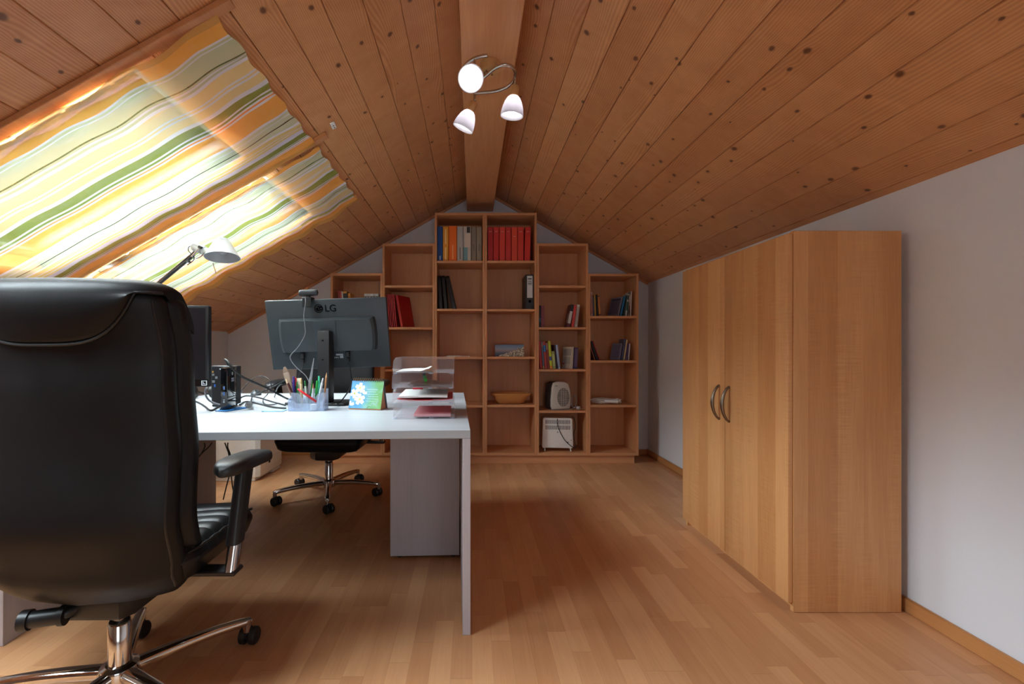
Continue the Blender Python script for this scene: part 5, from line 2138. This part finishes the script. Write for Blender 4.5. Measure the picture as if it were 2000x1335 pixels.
pen('beige pencil right of the cream ruler', pf(590.5, 2.200), PH(588, 738, 2.200), 0.0058, [(0, 0.82, 1, 1, C_((222, 196, 150)), 'body'), (0.82, 1, 1, 0.6, C_((206, 170, 120)), 'tip')], 'pencil', 'pencil')
pen('pale grey pen with green push button', pf(601, 2.180), PH(595.5, 743, 2.184), 0.0050, [(0, 0.80, 1, 1, C_((196, 206, 190)), 'body'), (0.80, 1, 0.7, 0.6, C_((40, 120, 60)), 'button')])
pen('long grey metal letter opener sticking up highest', pf(598, 2.190), PH(613, 699, 2.19), 0.0085, [(0, 0.28, 1, 1, C_((110, 112, 116)), 'handle'), (0.28, 0.62, 1.0, 0.8, PORT, 'blade'), (0.62, 1, 0.8, 0.18, PORT, 'blade_tip')], 'letter_opener', 'letter opener', 0.25)
pen('bright green felt pen, left one of two', pf(602.5, 2.196), PH(609, 741.5, 2.196), 0.0062, [(0, 0.5, 0.9, 0.95, C_((30, 120, 40)), 'body'), (0.5, 1, 1, 0.75, C_((28, 152, 44)), 'cap')])
pen('short stubby pencil with bare wooden tip', pf(612, 2.180), PH(611.6, 748, 2.180), 0.0048, [(0, 0.80, 1, 1, C_((196, 196, 200)), 'body'), (0.80, 1, 1, 0.2, C_((176, 130, 90)), 'tip')], 'pencil', 'pencil')
pen('bright green felt pen, right one of two', pf(615.5, 2.192), PH(619.5, 743, 2.192), 0.0060, [(0, 0.5, 0.9, 0.95, C_((30, 120, 40)), 'body'), (0.5, 1, 1, 0.75, C_((34, 160, 56)), 'cap')])
pen('mint green marker standing upright', pf(623, 2.201), PH(623.2, 734, 2.201), 0.0058, [(0, 0.45, 0.9, 0.9, C_((40, 150, 110)), 'body'), (0.45, 1, 1, 0.85, C_((64, 196, 150)), 'cap')])
pen('white pen leaning to the right', pf(619, 2.181), PH(631, 738, 2.181), 0.0052, [(0, 0.84, 1, 1, C_((216, 218, 224)), 'body'), (0.84, 1, 0.8, 0.6, C_((200, 204, 212)), 'button')])
pen('bare wooden pencil, rightmost in the organiser', pf(632.0, 2.199), PH(638, 727, 2.200), 0.0046, [(0, 0.86, 1, 1, C_((176, 122, 78)), 'body'), (0.86, 1, 1, 0.15, C_((206, 160, 116)), 'tip')], 'pencil', 'pencil')
pen('red felt pen lying across the front compartment', W(618, 786, 2.150) + Vector((0, 0, 0.004)), W(582, 763, 2.156) + Vector((0, -0.004, 0.010)), 0.0058, [(0, 0.5, 0.9, 1, C_((190, 30, 44)), 'body'), (0.5, 1, 1, 0.7, C_((214, 26, 40)), 'cap')])

# ------------------------------------------------------------------ sticky notes
t = thing('note_pad', 'pale blue square note pad lying left of the pen organiser', 'note pad', tuple(DP(511, 804.0)), (0, 0, R(3)))
m = MB()
m.box(0, 0.098, 0, 0.055, 0.0004, 0.0040, 0.0004)
m.build('sheets', col('note_blue', 150, 204, 224, 0.7), t)
m = MB()
m.box(0, 0.098, 0, 0.055, 0.0, 0.0004)
m.build('backing', bcol((120, 70, 80)), t)


# ------------------------------------------------------------------ tent calendar with blossoms
def blossom_print():
    b = NB('blossom_photo_print')
    o, x, y, z = b.obj()
    n1 = b.noise(b.xyz(x, 0.0, z), 16.0, 2.0)
    g = b.math('ADD', b.math('MULTIPLY', x, 5.6), b.math('MULTIPLY', b.math('SUBTRACT', n1, 0.5), 0.5))
    c = b.ramp(g, [(0.0, rgb(70, 150, 206)), (0.30, rgb(96, 160, 210)), (0.52, rgb(110, 178, 176)), (0.74, rgb(110, 176, 110)), (1.0, rgb(116, 168, 84))])
    n2 = b.noise(b.xyz(x, 3.0, z), 26.0, 1.0)
    c = b.mix(b.math('MULTIPLY', b.math('SUBTRACT', n2, 0.48), 2.2, clamp=True), c, rgb(156, 206, 186))
    return b.done(b.bsdf(c, 0.4))


t = thing('desk_calendar', 'spiral tent calendar with white blossoms beside the letter trays', 'calendar', (-0.596, 2.196, ZT), (0, 0, R(-12)))
cw, ch_, cd = 0.166, 0.137, 0.086
tl_ = math.atan2(cd / 2, ch_)
KRAFT = col('kraft_card', 196, 138, 100, 0.8)
m = MB()
m.prism([(0, 0), (cd, 0), (cd / 2, ch_)], 0.003, 0.0042, M=Matrix(((0, 0, 1, 0), (1, 0, 0, 0), (0, 1, 0, 0), (0, 0, 0, 1))))
m2 = MB()
mt_ = Matrix.Rotation(-tl_, 4, 'X')
sl_ = math.hypot(cd / 2, ch_)
m2.box(0.001, cw - 0.001, 0.0, 0.0022, 0.0006, sl_ - 0.004, 0.0004, M=Matrix.Translation((0, 0, 0)) @ mt_)
m2.build('stand_front', KRAFT, t)
m2 = MB()
m2.box(0.001, cw - 0.001, -0.0022, 0.0, 0.0006, sl_ - 0.004, 0.0004, M=Matrix.Translation((0, cd, 0)) @ Matrix.Rotation(tl_, 4, 'X'))
m2.build('stand_rear', col('card_grey', 84, 90, 100, 0.7), t)
m2 = MB()
m2.box(0.002, cw - 0.002, 0.004, cd - 0.004, 0.0006, 0.002)
m2.build('stand_floor', KRAFT, t)
m2 = MB()
m2.prism([(0.006, 0.0022), (cd - 0.006, 0.0022), (cd / 2 + 0.002, ch_ - 0.012), (cd / 2 - 0.002, ch_ - 0.012)], cw - 0.010, cw - 0.0088, M=Matrix(((0, 0, 1, 0), (1, 0, 0, 0), (0, 1, 0, 0), (0, 0, 0, 1))))
m2.build('stand_gusset', KRAFT, t)
pg = MB()
MPg = Matrix.Translation((0, -0.0012, 0)) @ mt_
pg.box(0, cw, -0.0016, -0.0002, 0.006, sl_ - 0.002, 0.0003, M=MPg)
page = pg.build('page', blossom_print(), t)
pet = MB()
MQ = MPg @ Matrix.Translation((0, -0.0019, 0)) @ FACE_FRONT


def petal(cx, cy, L_, wd, ang, zz):
    n = 14
    pts = []
    for k in range(n):
        a = 2 * PI * k / n
        u = 0.5 + 0.5 * math.cos(a)
        v = math.sin(a) * (0.55 + 0.45 * u) * wd
        if k == 0:
            u -= 0.14
        pts.append((cx + L_ * u * math.cos(ang) - v * math.sin(ang), cy + L_ * u * math.sin(ang) + v * math.cos(ang)))
    pts = [(max(0.0015, p[0]), p[1]) for p in pts]
    pet.prism(pts, zz, zz + 0.00012, M=MQ)


q_ = 0
for cx, cy, L_, a0, ks in ((0.046, 0.106, 0.028, 0.2, range(5)), (0.022, 0.078, 0.026, 0.9, range(5)), (0.052, 0.050, 0.030, 0.5, range(5)), (0.066, 0.078, 0.022, 0.3, range(2)), (0.006, 0.020, 0.024, 0.5, range(2))):
    for k in ks:
        petal(cx, cy, L_, L_ * 0.40, a0 + 2 * PI * k / 5, 0.00005 + 0.00002 * (q_ % 7))
        q_ += 1
pet.build('printed_blossoms', col('petal_white', 238, 242, 242, 0.45), page, fix=False)
ce = MB()
for cx, cy in ((0.046, 0.106), (0.022, 0.078), (0.052, 0.050)):
    ce.lathe([(0.0, 0.0005), (0.0055, 0.0005), (0.0055, 0.0)], 14, M=MQ @ Matrix.Translation((cx, cy, 0)), caps=False)
ce.build('printed_centres', col('stamen', 206, 204, 96, 0.6), page)
tx = MB()
rn = random.Random(4)
for zz, x0, x1 in ((0.098, 0.082, 0.140), (0.086, 0.086, 0.132), (0.075, 0.084, 0.142), (0.063, 0.094, 0.146), (0.052, 0.088, 0.148), (0.041, 0.086, 0.128)):
    xx = x0
    while xx < x1:
        wl = rn.uniform(0.003, 0.010)
        tx.box(xx, min(x1, xx + wl), zz, zz + 0.0022, 0, 0.0002, M=MQ)
        xx += wl + 0.0016
tx.build('printed_verse', col('print_pale', 196, 222, 232, 0.5), page)
sw = MB()
sw.tube([MQ @ Vector(p) for p in smooth([(0.092, 0.010, 0), (0.104, 0.022, 0), (0.114, 0.020, 0), (0.120, 0.034, 0), (0.138, 0.026, 0), (0.150, 0.044, 0)], 6)], 0.0012, 6)
sw.build('printed_swirl', col('print_pale', 196, 222, 232, 0.5), page)
for k in range(14):
    m = MB()
    xx = 0.010 + k * (cw - 0.020) / 13
    m.tube([Vector((xx + 0.0010 * math.sin(a), cd / 2 + 0.0085 * math.cos(a) - 0.001, ch_ + 0.0035 + 0.0085 * math.sin(a))) for a in [2 * PI * j / 14 for j in range(14)]], 0.0013, 6, closed=True)
    m.build('binding_ring', bcol((112, 84, 54)), t)

# ------------------------------------------------------------------ letter trays
TX, TY, TR = -0.3315, 1.897, R(2.2)
tw, td, thk = 0.257, 0.325, 0.0024
PIT = 0.0622
TLAB = ['clear letter tray at the bottom of the stack, pink papers inside', 'clear letter tray second from the bottom, red folder and paper inside', 'clear letter tray third from the bottom, dark glossy leaflet inside', 'clear letter tray on top of the stack, white sheet inside']
TOFF = [(0.002, 0.0), (-0.002, 0.003), (-0.003, 0.0), (0.0, 0.002)]
for i in range(4):
    t = thing('letter_tray', TLAB[i], 'letter tray', (TX + TOFF[i][0], TY + TOFF[i][1], ZT + i * PIT), (0, 0, TR), 'stacked clear letter trays')
    m = MB()
    m.box(0, tw, 0, td, 0.004, 0.004 + thk, 0.0006)
    m.build('tray_floor', M['clear'], t)
    sd = [(0, 0.0066), (td, 0.0066), (td, 0.060), (0.055, 0.060), (0.018, 0.052), (0.006, 0.026), (0, 0.022)]
    if i == 3:
        sd = [(0, 0.0066), (td, 0.0066), (td, 0.067), (0.10, 0.067), (0.018, 0.052), (0.006, 0.026), (0, 0.022)]
    for xx in (0, tw - thk):
        m = MB()
        m.prism(sd, xx, xx + thk, M=MY)
        m.build('side_wall', M['clear'], t)
    m = MB()
    m.box(thk, tw - thk, td - thk, td, 0.0066, sd[2][1], 0.0006)
    m.build('rear_wall', M['clear'], t)
    m = MB()
    m.prism([(thk, 0.0066), (tw - thk, 0.0066), (tw - thk, 0.020), (0.170, 0.020), (0.160, 0.012), (0.090, 0.012), (0.080, 0.020), (thk, 0.020)], 0.0, thk, M=MF)
    m.build('front_lip', M['clear'], t)
    for xx in (0.001, tw - 0.020, 0.150):
        m = MB()
        m.box(xx, xx + 0.018, 0.003, 0.014, 0.0006, 0.0042, 0.0006)
        m.build('stacking_lug', M['milky'], t)


def trayz(i):
    return ZT + i * PIT + 0.0066


def sheet_paper(name, label, cat, pts, mats, loc, rot, th=0.0012, curl=None, group=None):
    """Paper lying in a tray: grid over x0..x1, y0..y1 with a lifted corner."""
    x0, x1, y0, y1 = pts
    mb = MB()
    mb.sheet(lambda u, v: (x0 + (x1 - x0) * u, y0 + (y1 - y0) * v, th + (curl(u, v) if curl else 0.0)), 24, 24, th)
    o = mb.build(name, mats, None, loc, rot)
    return tag(o, label, cat, group)


def tloc(i, dz=0.0):
    return (TX + TOFF[i][0], TY + TOFF[i][1], trayz(i) + 0.0006 + dz)


TRr = (0, 0, TR)
sheet_paper('paper_sheet', 'white sheet with a lifted corner in the top clear tray', 'paper', (0.008, 0.150, 0.014, 0.30), M['paper'], tloc(3), TRr, 0.0012, lambda u, v: 0.013 * sstep(0.72, 1.0, u) + 0.004 * math.sin(3 * u), 'papers in the letter trays')
sheet_paper('leaflet', 'dark glossy leaflet lying in the third clear tray', 'leaflet', (0.060, 0.248, 0.030, 0.31), col('leaflet_brown', 92, 80, 76, 0.2), tloc(2), TRr, 0.0014, lambda u, v: 0.004 * math.sin(5 * u) + 0.005, 'papers in the letter trays')
t = thing('highlighter', 'green highlighter pen lying in the third clear tray', 'pen', (TX + 0.126, TY + 0.12, trayz(2) + 0.022), (0, 0, R(14)))
m = MB()
m.cyl((0, 0, 0), (0.006, 0.075, 0.010), 0.0075, 0.0075, 14)
m.build('cap', bcol((60, 190, 60)), t)
m = MB()
m.cyl((0.0062, 0.0755, 0.0101), (0.012, 0.14, 0.018), 0.0068, 0.0068, 14)
m.build('body', bcol((50, 60, 66)), t)
sheet_paper('folder', 'open red folder in the second clear tray', 'folder', (0.020, 0.252, 0.004, 0.31), col('folder_red', 206, 30, 44, 0.45), tloc(1), TRr, 0.0016, lambda u, v: 0.006 * abs(2 * u - 1) ** 3 + 0.006, 'papers in the letter trays')
sheet_paper('paper_stack', 'thick white paper wad on the red folder', 'paper', (0.024, 0.230, 0.010, 0.30), M['paper'], tloc(1, 0.0150), TRr, 0.0080, lambda u, v: 0.003 * math.sin(2.6 * u) + 0.004 * v, 'papers in the letter trays')
m = MB()
m.cyl((0, 0, 0), (0.048, 0.004, 0.0), 0.0045, 0.0045, 12)
t = thing('pen', 'short red pen lying on the wad of paper', 'pen', (TX + 0.052, TY + 0.25, trayz(1) + 0.0362), (0, 0, R(-4)))
m.build('body', bcol((206, 34, 52)), t)
sheet_paper('paper_stack', 'pink and red papers in the bottom clear tray', 'paper', (0.085, 0.240, 0.012, 0.30), col('paper_pink', 222, 160, 166, 0.7), tloc(0), TRr, 0.0100, None, 'papers in the letter trays')

# ------------------------------------------------------------------ adjustable desk lamp
t = thing('desk_lamp', 'aluminium balanced-arm desk lamp with cone shade before the curtain', 'lamp', (-1.62, 2.455, ZT))
LO = Vector((-1.62, 2.455, ZT))
m = MB()
m.lathe([(0.0, 0.0), (0.092, 0.0), (0.095, 0.004), (0.090, 0.014), (0.02, 0.020), (0.012, 0.030), (0.012, 0.055), (0.0, 0.055)], 40, caps=False)
m.build('base', M['lamp_alu'], t)
elb = Vector((-1.815, 2.405, 1.245)) - LO
jn = W(391, 484, 2.30) - LO
hip = Vector((0, 0, 0.060))


def arm(a, b_, nm):
    mb = MB()
    d = (b_ - a).normalized()
    s = d.cross(Vector((0, 1, 0))).normalized()
    mb.tube([a + s * 0.006, b_ + s * 0.006], 0.0042, 10)
    o = mb.build(nm, M['nickel'], t)
    mb = MB()
    mb.tube([a - s * 0.007, b_ - s * 0.007 - d * 0.03], 0.0075, 10)
    mb.build('bar', M['grey_plastic'], o)
    return o


arm(hip, elb, 'lower_arm')
ua = arm(elb, jn - (jn - elb).normalized() * 0.02, 'upper_arm')
m = MB()
m.cyl(elb + Vector((0, -0.016, 0)), elb + Vector((0, 0.016, 0)), 0.016, n=20)
m.build('elbow', M['lamp_alu'], t)
q0 = W(367.5, 510, 2.29) - LO
m = MB()
m.cyl(q0 + Vector((0, -0.010, 0)), q0 + Vector((0, 0.010, 0)), 0.0072, n=14)
m.build('wing_screw', M['grey_plastic'], ua)
m = MB()
ra = W(374, 501, 2.285) - LO
rb = W(392, 483, 2.275) - LO
m.tube([ra, rb], 0.0045, 10)
m.cyl(rb + Vector((0, -0.012, 0)), rb + Vector((0, 0.010, 0)), 0.0075, n=16, mi=1)
m.build('link_rod', [M['chrome'], M['black_plastic']], t)
# socket body and shade
s0 = W(376.5, 481.0, 2.30) - LO
s1 = W(407, 492.5, 2.30) - LO
dv = (s1 - s0).normalized()
mid = s0 + dv * 0.050
m = MB()
q = Vector((0, 0, 1)).rotation_difference(dv).to_matrix().to_4x4()
m.lathe([(0.0, -0.006), (0.012, -0.004), (0.0195, 0.004), (0.0215, 0.014), (0.0215, 0.050), (0.0225, 0.052), (0.0225, 0.062), (0.019, 0.064), (0.019, 0.088)], 26, M=Matrix.Translation(s0) @ q, caps=False)
hd = m.build('socket', M['lamp_alu'], t, ang=50)
ax = Vector((0.10, -0.16, -1.0)).normalized()
apex = W(434, 467, 2.30) - LO
q = Vector((0, 0, 1)).rotation_difference(ax).to_matrix().to_4x4()
m = MB()
prof = [(0.0, 0.0), (0.030, 0.0015), (0.0345, 0.008), (0.081, 0.096), (0.0825, 0.0975), (0.0800, 0.0970), (0.0330, 0.0105), (0.028, 0.0045), (0.0, 0.003)]
m.lathe(prof, 48, M=Matrix.Translation(apex) @ q, caps=False)
shd = m.build('shade', M['lamp_alu'], t, ang=45)
m = MB()
Mq = Matrix.Translation(apex) @ q
m.lathe([(0.013, 0.006), (0.015, 0.025), (0.028, 0.045), (0.030, 0.058), (0.022, 0.074), (0.0, 0.080)], 22, M=Mq, caps=False)
m.build('bulb', lampglass('unlit_bulb', rgb(214, 216, 218), 0.3), shd)
rr0 = W(415.5, 513.5, 2.245) - LO
rr1 = W(422, 534, 2.245) - LO
m = MB()
m.tube([rr0, rr1], [0.0032, 0.0018], 8)
m.build('pull_rod', M['chrome'], shd)
m = MB()
m.tube(smooth([W(375, 480, 2.30) - LO, W(369, 482, 2.30) - LO, W(368, 489, 2.295) - LO, W(374, 496, 2.285) - LO, W(379, 502, 2.285) - LO, W(377, 509, 2.285) - LO, W(366, 517, 2.30) - LO], 8), 0.0022, 8)
m.build('cord', M['cable'], t)
m = MB()
m.tube(smooth([W(399, 494, 2.285) - LO, W(392, 501, 2.285) - LO, W(382, 505, 2.285) - LO], 6), 0.0030, 8)
m.build('wire', M['nickel'], t)

# ================================================================== light and camera
wd = bpy.data.worlds.new('sky')
SC.world = wd
wd.use_nodes = True
wd.node_tree.nodes.clear()
wo = wd.node_tree.nodes.new('ShaderNodeOutputWorld')
bg = wd.node_tree.nodes.new('ShaderNodeBackground')
bg.inputs[0].default_value = (0.80, 0.90, 1.0, 1)
bg.inputs[1].default_value = 0.42
wd.node_tree.links.new(bg.outputs[0], wo.inputs[0])


def area(name, loc, direction, sx, sy, watts, colour, spread=180):
    L = bpy.data.lights.new(name, 'AREA')
    L.shape = 'RECTANGLE'
    L.size, L.size_y = sx, sy
    L.energy = watts
    L.color = colour
    L.spread = R(spread)
    o = bpy.data.objects.new(name, L)
    COL.objects.link(o)
    o.location = loc
    o.rotation_euler = Vector(direction).to_track_quat('-Z', 'Y').to_euler()
    return o


DAY = (0.82, 0.93, 1.0)
for nm, op, wt, sp in (('daylight', OP1, 74, 104), ('daylight', OP2, 98, 104), ('daylight', OP_ADDED, 52, 180)):  # last entry: extra light at the added, unseen skylight
    xm, ym = (op[0] + op[1]) / 2, (op[2] + op[3]) / 2
    area(nm, on_slope(xm, ym, -0.17), (SN, 0, -CS), (op[1] - op[0]) / CS + 0.60, op[3] - op[2] + 0.20, wt, DAY, sp)
area('daylight', (0.35, YF - 0.25, 1.05), (0, 1, 0.02), 1.6, 1.9, 7, (0.9, 0.95, 1.0))  # added fill light from behind, shining in at the made-up door

cam = bpy.data.cameras.new('camera')
cam.lens = 16.0
cam.sensor_width = 36.0
cam.sensor_fit = 'HORIZONTAL'
cam.shift_x = (1000 - VX) / 2000
cam.shift_y = (VY - 667.5) / 2000
cam.clip_start = 0.02
co = bpy.data.objects.new('camera', cam)
COL.objects.link(co)
co.location = (0, 0, CZ)
co.rotation_euler = (PI / 2, 0, 0)
SC.camera = co

SC.view_settings.view_transform = 'Standard'
SC.view_settings.look = 'None'
SC.view_settings.gamma = 1.0
SC.view_settings.exposure = 1.1
SC.view_settings.use_curve_mapping = False
SC.cycles.transparent_max_bounces = 24
SC.cycles.max_bounces = 12
SC.cycles.diffuse_bounces = 6
